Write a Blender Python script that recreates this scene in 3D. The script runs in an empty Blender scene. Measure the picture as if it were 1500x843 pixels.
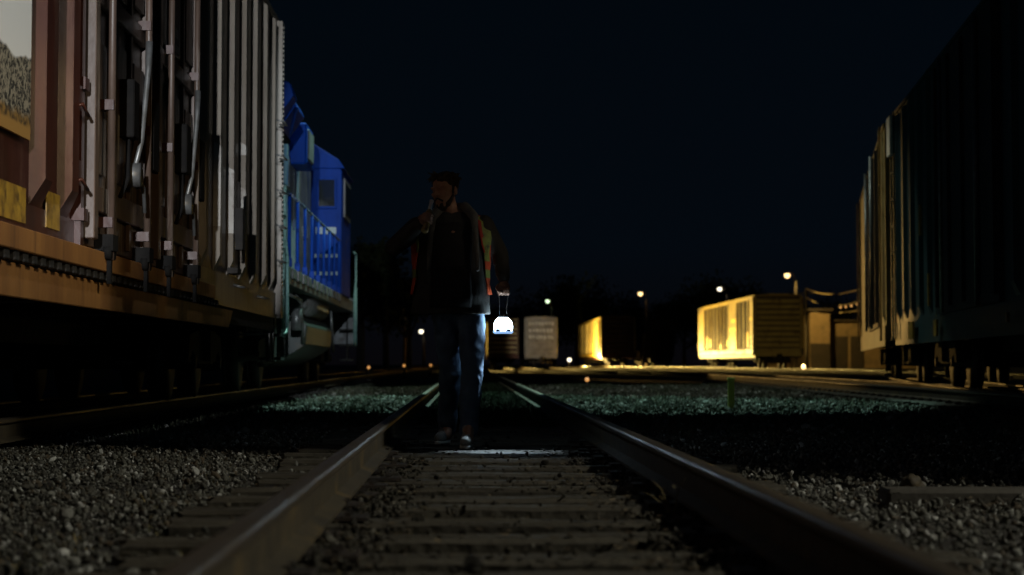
import bpy, bmesh, math, random
import numpy as np
from mathutils import Vector, Matrix, Euler, noise as mnoise

random.seed(7)
RNG = np.random.default_rng(7)
SC = bpy.context.scene
COL = SC.collection
R = math.radians
PI = math.pi

# ------------------------------------------------------------------ render / view
SC.render.engine = 'CYCLES'
SC.cycles.use_denoising = True
SC.cycles.max_bounces = 5
SC.cycles.diffuse_bounces = 2
SC.cycles.glossy_bounces = 3
SC.cycles.sample_clamp_indirect = 3.0
SC.view_settings.view_transform = 'Standard'
SC.view_settings.look = 'None'
SC.view_settings.exposure = 0
SC.view_settings.gamma = 1

# ------------------------------------------------------------------ camera
CAM_POS = Vector((0, 0, 0.59))
cam = bpy.data.cameras.new('camera')
cam.sensor_width = 36
cam.lens = 57.6
cam.clip_end = 3000
cam.dof.use_dof = True
cam.dof.focus_distance = 12.0
cam.dof.aperture_fstop = 2.3
cam.dof.aperture_blades = 0
cam_o = bpy.data.objects.new('camera', cam)
COL.objects.link(cam_o)
cam_o.location = CAM_POS
cam_o.rotation_euler = (R(90 + 2.61), 0, R(-1.55))
SC.camera = cam_o
CAM_R = cam_o.rotation_euler.to_matrix()


def at(px, py, Y):
    """photo pixel (1500 x 843) -> world point at depth Y"""
    d = CAM_R @ Vector(((px - 750) / 2400, (421.5 - py) / 2400, -1))
    return CAM_POS + d * (Y / d.y)


# ------------------------------------------------------------------ materials
def mat(name, c1, c2=None, scale=3.0, rough=0.7, metal=0.0, bump=0.0, bscale=None, stretch=(1, 1, 1), detail=6,
        lo=0.35, hi=0.65, spec=0.5, c3=None, scale3=1.0, lo3=.55, hi3=.7, stretch3=(1, 1, 1), rough2=None):
    m = bpy.data.materials.new(name)
    m.use_nodes = True
    nt = m.node_tree
    N, L = nt.nodes, nt.links
    b = N['Principled BSDF']
    b.inputs['Roughness'].default_value = rough
    b.inputs['Metallic'].default_value = metal
    b.inputs['Specular IOR Level'].default_value = spec
    b.inputs['Base Color'].default_value = (*c1, 1)
    tc = N.new('ShaderNodeTexCoord')

    def noise_fac(sc, st, lo, hi, det=6):
        mp = N.new('ShaderNodeMapping')
        mp.inputs['Scale'].default_value = st
        L.new(tc.outputs['Object'], mp.inputs['Vector'])
        n = N.new('ShaderNodeTexNoise')
        n.inputs['Scale'].default_value = sc
        n.inputs['Detail'].default_value = det
        n.inputs['Roughness'].default_value = .62
        L.new(mp.outputs[0], n.inputs['Vector'])
        r = N.new('ShaderNodeMapRange')
        r.inputs['From Min'].default_value = lo
        r.inputs['From Max'].default_value = hi
        L.new(n.outputs['Fac'], r.inputs['Value'])
        return r.outputs[0]

    cur = None
    if c2 is not None:
        f = noise_fac(scale, stretch, lo, hi, detail)
        mx = N.new('ShaderNodeMix')
        mx.data_type = 'RGBA'
        L.new(f, mx.inputs['Factor'])
        mx.inputs['A'].default_value = (*c1, 1)
        mx.inputs['B'].default_value = (*c2, 1)
        cur = mx.outputs['Result']
        if rough2 is not None:
            mr = N.new('ShaderNodeMapRange')
            mr.inputs['To Min'].default_value = rough
            mr.inputs['To Max'].default_value = rough2
            L.new(f, mr.inputs['Value'])
            L.new(mr.outputs[0], b.inputs['Roughness'])
    if c3 is not None:
        f = noise_fac(scale3, stretch3, lo3, hi3, 8)
        mx = N.new('ShaderNodeMix')
        mx.data_type = 'RGBA'
        L.new(f, mx.inputs['Factor'])
        if cur is not None:
            L.new(cur, mx.inputs['A'])
        else:
            mx.inputs['A'].default_value = (*c1, 1)
        mx.inputs['B'].default_value = (*c3, 1)
        cur = mx.outputs['Result']
    if cur is not None:
        L.new(cur, b.inputs['Base Color'])
    if bump:
        n = N.new('ShaderNodeTexNoise')
        n.inputs['Scale'].default_value = bscale or scale * 3
        n.inputs['Detail'].default_value = 6
        L.new(tc.outputs['Object'], n.inputs['Vector'])
        bp = N.new('ShaderNodeBump')
        bp.inputs['Strength'].default_value = 1
        bp.inputs['Distance'].default_value = bump
        L.new(n.outputs['Fac'], bp.inputs['Height'])
        L.new(bp.outputs[0], b.inputs['Normal'])
    return m


def emit(name, col, strength):
    m = bpy.data.materials.new(name)
    m.use_nodes = True
    b = m.node_tree.nodes['Principled BSDF']
    b.inputs['Base Color'].default_value = (.8, .8, .8, 1)
    b.inputs['Emission Color'].default_value = (*col, 1)
    b.inputs['Emission Strength'].default_value = strength
    return m


def island_mat(name, cols, rough=.8, spec=.3, bump=0, bscale=60):
    """one random colour per stone / leaf / blade"""
    m = bpy.data.materials.new(name)
    m.use_nodes = True
    N, L = m.node_tree.nodes, m.node_tree.links
    b = N['Principled BSDF']
    b.inputs['Roughness'].default_value = rough
    b.inputs['Specular IOR Level'].default_value = spec
    g = N.new('ShaderNodeNewGeometry')
    cr = N.new('ShaderNodeValToRGB')
    e = cr.color_ramp.elements
    while len(e) < len(cols):
        e.new(.5)
    for i, c in enumerate(cols):
        e[i].position = i / (len(cols) - 1)
        e[i].color = (*c, 1)
    L.new(g.outputs['Random Per Island'], cr.inputs[0])
    L.new(cr.outputs[0], b.inputs['Base Color'])
    if bump:
        tc = N.new('ShaderNodeTexCoord')
        n = N.new('ShaderNodeTexNoise')
        n.inputs['Scale'].default_value = bscale
        L.new(tc.outputs['Object'], n.inputs['Vector'])
        bp = N.new('ShaderNodeBump')
        bp.inputs['Distance'].default_value = bump
        L.new(n.outputs['Fac'], bp.inputs['Height'])
        L.new(bp.outputs[0], b.inputs['Normal'])
    return m


M = {}
M['ground'] = mat('ground_soil', (.02, .018, .015), (.055, .05, .042), 9, .92, bump=.02, bscale=35, c3=(.02, .018, .015), scale3=1.3)
M['ballast_bed'] = mat('ballast_bed', (.03, .027, .022), (.085, .08, .065), 25, .95, bump=.03, bscale=40)
M['dark_bed'] = mat('dark_track_ground', (.014, .013, .01), (.034, .03, .022), 14, .9, bump=.03, bscale=40)  # darker than the open ground
M['rail_rust'] = mat('rail_rust', (.062, .047, .024), (.033, .026, .015), 8, .75, bump=.002, bscale=60, c3=(.125, .085, .03), scale3=2.5)
M['rail_head'] = mat('rail_head', (.17, .15, .125), (.11, .085, .06), 5, .36, .75, stretch=(1, .12, 1), rough2=.55, c3=(.26, .18, .08), scale3=1.7, lo3=.6, hi3=.75, bump=.0006, bscale=90)
M['tie'] = mat('tie_wood', (.072, .063, .045), (.022, .019, .014), 6, .8, bump=.012, bscale=22, stretch=(.2, 3, 3), c3=(.1, .085, .055), scale3=7, lo3=.55, hi3=.72, stretch3=(.15, 3, 1), rough2=.55)
M['steel_dark'] = mat('dark_steel', (.03, .028, .026), (.06, .045, .035), 8, .6, .3, bump=.003)
M['under'] = mat('grimy_underframe', (.012, .011, .01), (.028, .024, .02), 6, .8)
M['oxide'] = mat('oxide_red_paint', (.066, .017, .009), (.03, .009, .006), 2.5, .36, bump=.004, bscale=5, stretch=(2, 2, .3), c3=(.095, .045, .032), scale3=3.5, lo3=.56, hi3=.72, stretch3=(2, 2, .25))
M['oxide_door'] = mat('weathered_door_paint', (.125, .085, .065), (.065, .045, .034), 3, .42, bump=.004, bscale=8, stretch=(2, 2, .35), c3=(.34, .29, .24), scale3=4, lo3=.56, hi3=.7, stretch3=(2, 2, .2))
M['rib_grey'] = mat('weathered_rib_paint', (.25, .225, .185), (.17, .145, .112), 3, .42, bump=.004, bscale=7, stretch=(2, 2, .3), c3=(.09, .06, .04), scale3=5, lo3=.6, hi3=.78, stretch3=(3, 3, .25))
M['rib_pale'] = mat('pale_stencil_paint', (.55, .54, .5), (.4, .38, .34), 5, .6, c3=(.22, .18, .14), scale3=7, lo3=.6, hi3=.75)
M['sill_rust'] = mat('rusty_sill_paint', (.34, .155, .04), (.22, .095, .027), 2.2, .6, bump=.003, bscale=10, stretch=(1, 1, .25), c3=(.08, .035, .015), scale3=3.5, lo3=.55, hi3=.75, stretch3=(2, 2, .12))
M['galv'] = mat('galvanised_steel', (.28, .29, .29), (.16, .16, .15), 8, .42, .6)
M['reflector'] = mat('yellow_reflector', (.5, .31, .04), (.3, .17, .025), 7, .4, c3=(.14, .08, .02), scale3=9, lo3=.48, hi3=.65)
M['blue'] = mat('blue_loco_paint', (.007, .06, .4), (.005, .042, .28), 2.5, .5, spec=.08, stretch=(1, 1, .4), bump=.002, bscale=6)
M['blue_worn'] = mat('worn_blue_paint', (.03, .075, .25), (.075, .11, .2), 2, .5, spec=.3, stretch=(2, 2, .35), c3=(.27, .3, .32), scale3=2.6, lo3=.42, hi3=.58, stretch3=(2, 2, .22), bump=.003, bscale=8)
M['loco_grey'] = mat('grey_loco_paint', (.22, .23, .24), (.13, .13, .13), 4, .5, c3=(.06, .05, .04), scale3=5)
M['loco_dark'] = mat('dark_green_tank_paint', (.05, .065, .055), (.03, .036, .03), 4, .42, c3=(.1, .08, .05), scale3=4)
M['turquoise'] = mat('pale_turquoise_paint', (.3, .52, .48), (.2, .36, .33), 9, .45)
M['black'] = mat('black_paint', (.008, .008, .008), (.014, .013, .012), 6, .8, spec=.12)
M['plate_pale'] = mat('pale_plate', (.5, .62, .64), (.36, .46, .5), 20, .5)
M['glass'] = mat('dark_window_glass', (.012, .016, .016), None, rough=.08, spec=.8)
M['teal'] = mat('dark_teal_paint', (.02, .06, .065), (.014, .04, .046), 2, .5, bump=.004, bscale=4, c3=(.05, .06, .04), scale3=3, stretch3=(2, 2, .2))
M['dark_car'] = mat('black_car_paint', (.015, .015, .017), (.03, .024, .022), 3, .6)
M['tan'] = mat('tan_yellow_paint', (.36, .25, .09), (.24, .16, .055), 2, .55, bump=.004, bscale=4, c3=(.12, .08, .045), scale3=3, stretch3=(2, 2, .2))
M['yellow'] = mat('yellow_car_paint', (.36, .27, .075), (.26, .19, .05), 1.2, .4, bump=.01, bscale=2, stretch=(2, 2, .3), c3=(.14, .09, .03), scale3=1.1, lo3=.46, hi3=.66, stretch3=(1, 1, .8))  # dark mottling breaks the yellow into painted glints
M['glow_yellow'] = mat('painted_glow_yellow', (.85, .58, .08), (.7, .45, .06), 3, .35)  # bright colour painted for the glow and glints of a low lamp
M['bay'] = mat('dark_bay_paint', (.05, .032, .012), (.03, .02, .01), 2, .5, stretch=(2, 2, .3), c3=(.3, .22, .07), scale3=1.6, lo3=.58, hi3=.72, stretch3=(2, 2, .3))
M['yellow_end'] = mat('faded_yellow_end_paint', (.42, .36, .18), (.32, .26, .13), 1.2, .6, c3=(.14, .1, .06), scale3=2)
M['redbrown'] = mat('red_brown_car_paint', (.1, .032, .024), (.06, .022, .017), 2, .6, c3=(.05, .03, .025), scale3=2)
M['grey_car'] = mat('pale_grey_car_paint', (.3, .29, .27), (.2, .19, .17), 1.5, .6, c3=(.1, .09, .08), scale3=2, stretch3=(2, 2, .4))
M['wall_warm'] = mat('stucco_wall', (.3, .2, .11), (.22, .15, .08), 1, .85, c3=(.12, .09, .06), scale3=.6)
M['wall_dark'] = mat('dark_wall', (.05, .035, .028), (.035, .026, .02), 1, .85)
M['pole'] = mat('lamp_pole_paint', (.16, .12, .09), (.1, .08, .06), 3, .6)
M['post_green'] = mat('yellow_green_post_paint', (.55, .58, .12), (.4, .45, .09), 12, .5)
M['bark'] = mat('bark', (.05, .04, .03), (.03, .024, .018), 8, .9, bump=.02)
M['leaf'] = island_mat('night_leaves', [(.03, .05, .02), (.05, .07, .03), (.04, .05, .02)], .7)
M['stone'] = island_mat('ballast_stones', [(.03, .029, .024), (.1, .098, .082), (.055, .054, .045), (.15, .148, .125), (.045, .043, .035), (.08, .077, .062), (.22, .22, .195), (.035, .031, .024), (.11, .105, .085), (.07, .068, .055), (.5, .5, .47), (.05, .052, .042), (.085, .065, .042), (.035, .03, .022)], .8, .35, .006, 70)
M['stone_dark'] = island_mat('dark_ballast_stones', [(.011, .01, .008), (.024, .021, .015), (.016, .014, .011), (.03, .026, .018), (.012, .011, .008), (.07, .06, .042)], .85, .3, .006, 70)
M['stone_mid'] = island_mat('earthy_stones', [(.016, .014, .011), (.035, .031, .023), (.022, .02, .015), (.06, .054, .04), (.012, .011, .009), (.16, .15, .12)], .85, .3, .006, 70)
M['grass'] = island_mat('short_grass', [(.04, .06, .035), (.085, .105, .065), (.055, .075, .045), (.2, .2, .14), (.03, .04, .026), (.1, .095, .06)], .75, .3)
M['weed'] = island_mat('dark_weeds', [(.012, .022, .012), (.02, .034, .018), (.03, .04, .022), (.016, .02, .012)], .9, .1)
M['dry'] = island_mat('dry_grass', [(.2, .16, .06), (.13, .11, .05), (.26, .2, .09), (.1, .1, .035)], .8)
M['dead_leaf'] = island_mat('dead_leaves', [(.06, .042, .022), (.035, .026, .016), (.13, .1, .06), (.03, .024, .014), (.07, .062, .042)], .75)
M['skin'] = mat('skin', (.42, .24, .165), (.36, .19, .13), 12, .55)
M['hair'] = mat('dark_brown_hair', (.035, .024, .016), (.02, .014, .01), 40, .6, bump=.006, bscale=120)
M['jacket'] = mat('dark_grey_jacket', (.045, .045, .042), (.032, .032, .031), 14, .85, bump=.006, bscale=22)
M['collar'] = mat('grey_hood_cloth', (.16, .16, .15), (.11, .11, .105), 18, .85, bump=.006, bscale=30)
M['shirt'] = mat('black_shirt', (.012, .012, .014), (.02, .02, .022), 20, .9, bump=.004, bscale=25)
M['orange'] = mat('orange_vest_cloth', (.75, .1, .02), (.6, .07, .015), 12, .75, bump=.003, bscale=25)
M['lime'] = mat('lime_reflective_tape', (.36, .45, .1), (.2, .27, .07), 9, .6, c3=(.1, .1, .06), scale3=11, lo3=.5, hi3=.65)
M['red_trim'] = mat('red_vest_trim', (.5, .03, .02), (.38, .025, .018), 14, .7)
M['denim'] = mat('blue_denim', (.1, .17, .28), (.06, .105, .19), 9, .85, bump=.01, bscale=16, c3=(.16, .24, .34), scale3=3)
M['shoe'] = mat('grey_sneaker', (.3, .3, .29), (.2, .2, .19), 14, .7, bump=.002)
M['sole'] = mat('pale_sole', (.5, .5, .48), (.38, .37, .35), 16, .75)
M['lantern_metal'] = mat('lantern_metal', (.3, .3, .3), (.2, .2, .2), 14, .35, .8)
M['lantern_lens'] = emit('lit_lantern_lens', (.64, .86, 1.0), 44)
M['lantern_rim'] = emit('lit_lantern_rim', (.35, .6, 1.0), .9)
M['bottle_glass'] = mat('bottle_glass', (.35, .24, .1), (.28, .19, .08), 14, .12, spec=.8)
M['bottle_neck'] = mat('bottle_neck_foil', (.75, .75, .75), None, rough=.25, metal=.5)
M['stump'] = mat('grey_weathered_timber', (.06, .054, .042), (.036, .031, .024), 4, .85, stretch=(.2, 3, 3), bump=.008, bscale=20)
M['white_paint'] = mat('white_paint', (.7, .7, .66), (.55, .54, .5), 10, .6)
M['cable'] = mat('cable_jacket', (.3, .22, .1), (.2, .15, .07), 8, .5)


def mural_material():
    """white field over a band of black line work over an ochre band, painted on the car side"""
    m = bpy.data.materials.new('painted_picture_panel')
    m.use_nodes = True
    N, L = m.node_tree.nodes, m.node_tree.links
    b = N['Principled BSDF']
    b.inputs['Roughness'].default_value = .6
    tc = N.new('ShaderNodeTexCoord')
    sp = N.new('ShaderNodeSeparateXYZ')
    L.new(tc.outputs['Object'], sp.inputs[0])
    w = N.new('ShaderNodeTexWave')
    w.inputs['Scale'].default_value = 13
    w.inputs['Distortion'].default_value = 9
    w.inputs['Detail'].default_value = 3
    w.inputs['Detail Scale'].default_value = 2.2
    mp = N.new('ShaderNodeMapping')
    mp.inputs['Rotation'].default_value = (R(70), 0, 0)
    mp.inputs['Scale'].default_value = (1, 1.4, 1.0)
    L.new(tc.outputs['Object'], mp.inputs[0])
    L.new(mp.outputs[0], w.inputs['Vector'])
    cr = N.new('ShaderNodeValToRGB')
    cr.color_ramp.elements[0].position = .25
    cr.color_ramp.elements[0].color = (.02, .02, .018, 1)
    cr.color_ramp.elements[1].position = .6
    cr.color_ramp.elements[1].color = (.3, .27, .2, 1)
    L.new(w.outputs['Color'], cr.inputs[0])
    n = N.new('ShaderNodeTexNoise')
    n.inputs['Scale'].default_value = 3
    L.new(tc.outputs['Object'], n.inputs['Vector'])
    ad = N.new('ShaderNodeMath')
    ad.operation = 'MULTIPLY_ADD'
    ad.inputs[1].default_value = .25
    L.new(n.outputs['Fac'], ad.inputs[0])
    L.new(sp.outputs['Z'], ad.inputs[2])

    def step(z, src, soft=.01):
        r = N.new('ShaderNodeMapRange')
        r.inputs['From Min'].default_value = z - soft
        r.inputs['From Max'].default_value = z + soft
        L.new(src, r.inputs['Value'])
        return r.outputs[0]

    def mix(f, a, bb):
        x = N.new('ShaderNodeMix')
        x.data_type = 'RGBA'
        L.new(f, x.inputs['Factor'])
        for k, s in (('A', a), ('B', bb)):
            if isinstance(s, tuple):
                x.inputs[k].default_value = (*s, 1)
            else:
                L.new(s, x.inputs[k])
        return x.outputs['Result']
    n2 = N.new('ShaderNodeTexNoise')
    n2.inputs['Scale'].default_value = 22
    n2.inputs['Detail'].default_value = 5
    L.new(tc.outputs['Object'], n2.inputs['Vector'])
    och = mix(step(.5, n2.outputs['Fac'], .08), (.28, .16, .04), (.07, .045, .02))
    c = mix(step(2.1, ad.outputs[0], .02), och, cr.outputs[0])
    c = mix(step(1.93, sp.outputs['Z']), (.36, .2, .05), c)
    c = mix(step(2.42, ad.outputs[0]), c, (.82, .83, .82))
    L.new(c, b.inputs['Base Color'])
    return m


M['mural'] = mural_material()


# ------------------------------------------------------------------ mesh builder
class MB:
    def __init__(self):
        self.v, self.f, self.m, self.s = [], [], [], []

    def add(self, vs, fs, mi=0, smooth=False):
        o = len(self.v)
        self.v += [tuple(p) for p in vs]
        for f in fs:
            self.f.append([i + o for i in f])
            self.m.append(mi)
            self.s.append(smooth)
        return self

    def box(self, x0, x1, y0, y1, z0, z1, mi=0):
        vs = [(x, y, z) for x in (x0, x1) for y in (y0, y1) for z in (z0, z1)]
        return self.add(vs, [(0, 1, 3, 2), (4, 6, 7, 5), (0, 4, 5, 1), (2, 3, 7, 6), (0, 2, 6, 4), (1, 5, 7, 3)], mi)

    def bar(self, p, q, w, h, mi=0, up=(0, 0, 1)):
        p, q = Vector(p), Vector(q)
        d = (q - p).normalized()
        u = Vector(up)
        s = d.cross(u)
        if s.length < 1e-4:
            s = d.cross(Vector((1, 0, 0)))
        s.normalize()
        u = s.cross(d)
        vs = []
        for c in (p, q):
            for a, b in ((-1, -1), (1, -1), (1, 1), (-1, 1)):
                vs.append(c + s * a * w / 2 + u * b * h / 2)
        return self.add(vs, [(3, 2, 1, 0), (4, 5, 6, 7), (0, 1, 5, 4), (1, 2, 6, 5), (2, 3, 7, 6), (3, 0, 4, 7)], mi)

    def tube(self, path, r, n=8, mi=0, caps=True):
        path = [Vector(p) for p in path]
        rs = r if isinstance(r, (list, tuple)) else [r] * len(path)
        vs, fs = [], []
        prev = None
        for i, p in enumerate(path):
            d = (path[min(i + 1, len(path) - 1)] - path[max(i - 1, 0)]).normalized()
            if prev is None:
                a = Vector((0, 0, 1)) if abs(d.z) < .9 else Vector((1, 0, 0))
                s = d.cross(a).normalized()
            else:
                s = (prev - d * prev.dot(d)).normalized()
            prev = s
            t = d.cross(s)
            for k in range(n):
                th = 2 * PI * k / n
                vs.append(p + (s * math.cos(th) + t * math.sin(th)) * rs[i])
        for i in range(len(path) - 1):
            for k in range(n):
                a, b = i * n + k, i * n + (k + 1) % n
                fs.append((a, b, b + n, a + n))
        if caps:
            fs.append(tuple(reversed(range(n))))
            fs.append(tuple(range((len(path) - 1) * n, len(path) * n)))
        return self.add(vs, fs, mi, True)

    def cyl(self, p, q, r, n=16, mi=0, r2=None):
        return self.tube([p, q], [r, r if r2 is None else r2], n, mi)

    def capsule(self, a, b, ra, rb, n=12, mi=0):
        a, b = Vector(a), Vector(b)
        d = (b - a)
        if d.length < 1e-6:
            d = Vector((0, 0, 1e-4))
            b = a + d
        dn = d.normalized()
        path, rs = [], []
        for k in range(5):
            th = PI / 2 * (1 - k / 4)
            path.append(a - dn * ra * math.sin(th) * .999)
            rs.append(max(ra * math.cos(th), .0008))
        for k in range(5):
            th = PI / 2 * k / 4
            path.append(b + dn * rb * math.sin(th) * .999)
            rs.append(max(rb * math.cos(th), .0008))
        return self.tube(path, rs, n, mi)

    def ball(self, c, r, n=12, mi=0, rot=None):
        rx, ry, rz = r if isinstance(r, (list, tuple)) else (r, r, r)
        c = Vector(c)
        vs, fs = [], []
        h = n // 2
        for i in range(h + 1):
            ph = PI * i / h
            for k in range(n):
                th = 2 * PI * k / n
                q = Vector((rx * max(math.sin(ph), .002) * math.cos(th), ry * max(math.sin(ph), .002) * math.sin(th), rz * math.cos(ph)))
                if rot is not None:
                    q = rot @ q
                vs.append(c + q)
        for i in range(h):
            for k in range(n):
                a, b = i * n + k, i * n + (k + 1) % n
                fs.append((a, a + n, b + n, b))
        fs.append(tuple(range(n)))
        fs.append(tuple(reversed(range(h * n, h * n + n))))
        return self.add(vs, fs, mi, True)

    def prism(self, prof, y0, y1, mi=0, axis='y'):
        """2-D profile (a, b) extruded; axis y: (x,z); axis x: (y,z); axis z: (x,y)"""
        n = len(prof)

        def P(a, b, t):
            return {'y': (a, t, b), 'x': (t, a, b), 'z': (a, b, t)}[axis]
        vs = [P(a, b, y0) for a, b in prof] + [P(a, b, y1) for a, b in prof]
        fs = [(i, (i + 1) % n, n + (i + 1) % n, n + i) for i in range(n)]
        fs += [tuple(reversed(range(n))), tuple(range(n, 2 * n))]
        return self.add(vs, fs, mi)

    def rings(self, rings, mi=0, close=True):
        n = len(rings[0])
        vs = [p for r in rings for p in r]
        fs = []
        for i in range(len(rings) - 1):
            for k in range(n):
                a, b = i * n + k, i * n + (k + 1) % n
                fs.append((a, b, b + n, a + n))
        if close:
            fs.append(tuple(reversed(range(n))))
            fs.append(tuple(range((len(rings) - 1) * n, len(rings) * n)))
        return self.add(vs, fs, mi, True)

    def build(self, name, mats, parent=None, loc=(0, 0, 0), bevel=0, remesh=0, smooth_it=0, offset=None):
        me = bpy.data.meshes.new(name)
        vs = self.v
        if offset is not None:
            vs = [(p[0] - offset[0], p[1] - offset[1], p[2] - offset[2]) for p in vs]
        me.from_pydata(vs, [], self.f)
        if not isinstance(mats, (list, tuple)):
            mats = [mats]
        for x in mats:
            me.materials.append(M[x] if isinstance(x, str) else x)
        me.polygons.foreach_set('material_index', self.m)
        me.polygons.foreach_set('use_smooth', self.s)
        bm = bmesh.new()
        bm.from_mesh(me)
        bmesh.ops.recalc_face_normals(bm, faces=bm.faces)
        bm.to_mesh(me)
        bm.free()
        me.update()
        o = bpy.data.objects.new(name, me)
        COL.objects.link(o)
        o.location = loc
        if parent is not None:
            o.parent = parent
        if remesh:
            r = o.modifiers.new('fuse', 'REMESH')
            r.mode = 'VOXEL'
            r.voxel_size = remesh
            r.use_smooth_shade = True
        if smooth_it:
            s = o.modifiers.new('soften', 'SMOOTH')
            s.iterations = smooth_it
            s.factor = .5
        if bevel:
            b = o.modifiers.new('edge', 'BEVEL')
            b.width = bevel
            b.segments = 1
            b.limit_method = 'ANGLE'
        return o


def tag(o, label=None, cat=None, group=None, kind=None):
    for k, v in (('label', label), ('category', cat), ('group', group), ('kind', kind)):
        if v:
            o[k] = v
    return o


def empty(name, loc, label, cat, group=None, rz=0):
    o = bpy.data.objects.new(name, None)
    COL.objects.link(o)
    o.location = loc
    o.rotation_euler = (0, 0, rz)
    o.empty_display_size = .3
    return tag(o, label, cat, group)


KIDS = {}


def copy_tree(o, parent=None):
    c = o.copy()
    COL.objects.link(c)
    if parent is not None:
        c.parent = parent
    for ch in [x for x in COL.objects if x.parent is o]:
        copy_tree(ch, c)
    return c


def np_mesh(name, verts, faces, mats, kind=None, smooth=False):
    me = bpy.data.meshes.new(name)
    k = faces.shape[1]
    me.vertices.add(len(verts))
    me.vertices.foreach_set('co', verts.astype(np.float32).ravel())
    me.loops.add(faces.size)
    me.loops.foreach_set('vertex_index', faces.astype(np.int32).ravel())
    me.polygons.add(len(faces))
    me.polygons.foreach_set('loop_start', np.arange(0, faces.size, k, dtype=np.int32))
    me.polygons.foreach_set('loop_total', np.full(len(faces), k, dtype=np.int32))
    me.update()
    me.validate()
    for x in (mats if isinstance(mats, (list, tuple)) else [mats]):
        me.materials.append(M[x])
    o = bpy.data.objects.new(name, me)
    COL.objects.link(o)
    if kind:
        o['kind'] = kind
    return o


# ------------------------------------------------------------------ world: night sky
w = bpy.data.worlds.new('World')
SC.world = w
w.use_nodes = True
N, L = w.node_tree.nodes, w.node_tree.links
bg = N['Background']
tc = N.new('ShaderNodeTexCoord')
sp = N.new('ShaderNodeSeparateXYZ')
L.new(tc.outputs['Generated'], sp.inputs[0])
cr = N.new('ShaderNodeValToRGB')
e = cr.color_ramp.elements
e[0].position = 0.0
e[0].color = (.0019, .0017, .0024, 1)
e[1].position = .30
e[1].color = (.0006, .002, .0037, 1)
x = e.new(.07)
x.color = (.0012, .0026, .0046, 1)
L.new(sp.outputs['Z'], cr.inputs[0])
L.new(cr.outputs[0], bg.inputs['Color'])
bg.inputs['Strength'].default_value = 1.0

# ------------------------------------------------------------------ ground
MAIN_X = .19
G0 = -.09          # ground level, sleeper tops at 0
LEFT_X = -4.1
g = MB()
nx, ny = 60, 80
xs = [math.copysign(abs(t) ** 2.2 * 300, t) for t in np.linspace(-1, 1, nx + 1)]
ys = [-40 + 460 * (t ** 2) for t in np.linspace(0, 1, ny + 1)]
vs = [(x_, y_, G0) for y_ in ys for x_ in xs]
fs = [(j * (nx + 1) + i, j * (nx + 1) + i + 1, (j + 1) * (nx + 1) + i + 1, (j + 1) * (nx + 1) + i) for j in range(ny) for i in range(nx)]
g.add(vs, fs)
tag(g.build('ground', 'ground'), kind='structure')

# ------------------------------------------------------------------ tracks
RAIL_PROF = [(-.07, 0), (.07, 0), (.07, .012), (.011, .03), (.011, .122), (.033, .133), (.037, .14), (.037, .158), (.03, .168), (.018, .1705),
             (-.018, .1705), (-.03, .168), (-.037, .158), (-.037, .14), (-.033, .133), (-.011, .122), (-.011, .03), (-.07, .012)]


def rail_mb(path):
    mb = MB()
    n = len(RAIL_PROF)
    vs, fs, top = [], [], []
    for i, p in enumerate(path):
        a = Vector(path[max(i - 1, 0)])
        b = Vector(path[min(i + 1, len(path) - 1)])
        d = (b - a)
        d.z = 0
        d.normalize()
        s = Vector((d.y, -d.x, 0))
        for u, z in RAIL_PROF:
            vs.append(Vector(p) + s * u + Vector((0, 0, z)))
    for i in range(len(path) - 1):
        for k in range(n):
            a, b = i * n + k, i * n + (k + 1) % n
            mb.add([], [])
            fs.append((a, b, b + n, a + n))
            top.append(1 if 5 <= k <= 13 else 0)
    fs.append(tuple(range(n)))
    top.append(0)
    fs.append(tuple(range((len(path) - 1) * n, len(path) * n)))
    top.append(0)
    mb.v = [tuple(p) for p in vs]
    mb.f = [list(f) for f in fs]
    mb.m = top
    mb.s = [False] * len(fs)
    return mb


def tie_mb(seed, L_=2.6, W=.225, H=.15):
    rnd = random.Random(seed)
    mb = MB()
    nx, ny = 26, 5
    prof_pts = []
    vs, fs = [], []
    off = rnd.uniform(0, 50)
    for i in range(nx + 1):
        x = -L_ / 2 + L_ * i / nx
        for j in range(ny + 1):
            y = -W / 2 + W * j / ny
            edge = j in (0, ny)
            nz = mnoise.noise((x * 2.5 + off, y * 14, 0)) * .010 + mnoise.noise((x * .8 + off, 3, 2)) * .008
            yy = y + (mnoise.noise((x * 3 + off, 7 + j, 1)) * .012 if edge else 0)
            vs.append((x + (mnoise.noise((y * 20, off, 4)) * .04 if i in (0, nx) else 0), yy, nz - (.014 if edge else 0)))
    for i in range(nx):
        for j in range(ny):
            a = i * (ny + 1) + j
            fs.append((a, a + ny + 1, a + ny + 2, a + 1))
    base = len(vs)
    ring = [i * (ny + 1) for i in range(nx + 1)] + [nx * (ny + 1) + j for j in range(1, ny + 1)] + \
           [i * (ny + 1) + ny for i in range(nx - 1, -1, -1)] + [j for j in range(ny - 1, 0, -1)]
    for r_ in ring:
        p = vs[r_]
        vs.append((p[0], p[1], -H))
    m = len(ring)
    for k in range(m):
        fs.append((ring[k], base + k, base + (k + 1) % m, ring[(k + 1) % m]))
    mb.add(vs, fs)
    return mb


tie_meshes = []
plate_mb = MB()
for s in (-1, 1):
    pass


def make_tie_proto(seed, parent):
    o = tie_mb(seed).build('sleeper', 'tie', parent)
    for s in (-1, 1):
        p = MB()
        p.box(s * .75 - .17, s * .75 + .17, -.09, .09, .002, .016)
        for a in (-.1, .1):
            for b in (-.05, .05):
                p.box(s * .75 + a - .012, s * .75 + a + .012, b - .012, b + .012, .016, .034)
        p.build('tie_plate', 'steel_dark', o)
    return o


def straight(x, y0, y1, step=4):
    n = max(2, int((y1 - y0) / step))
    return [(x, y0 + (y1 - y0) * i / n, .004) for i in range(n + 1)]


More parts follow.
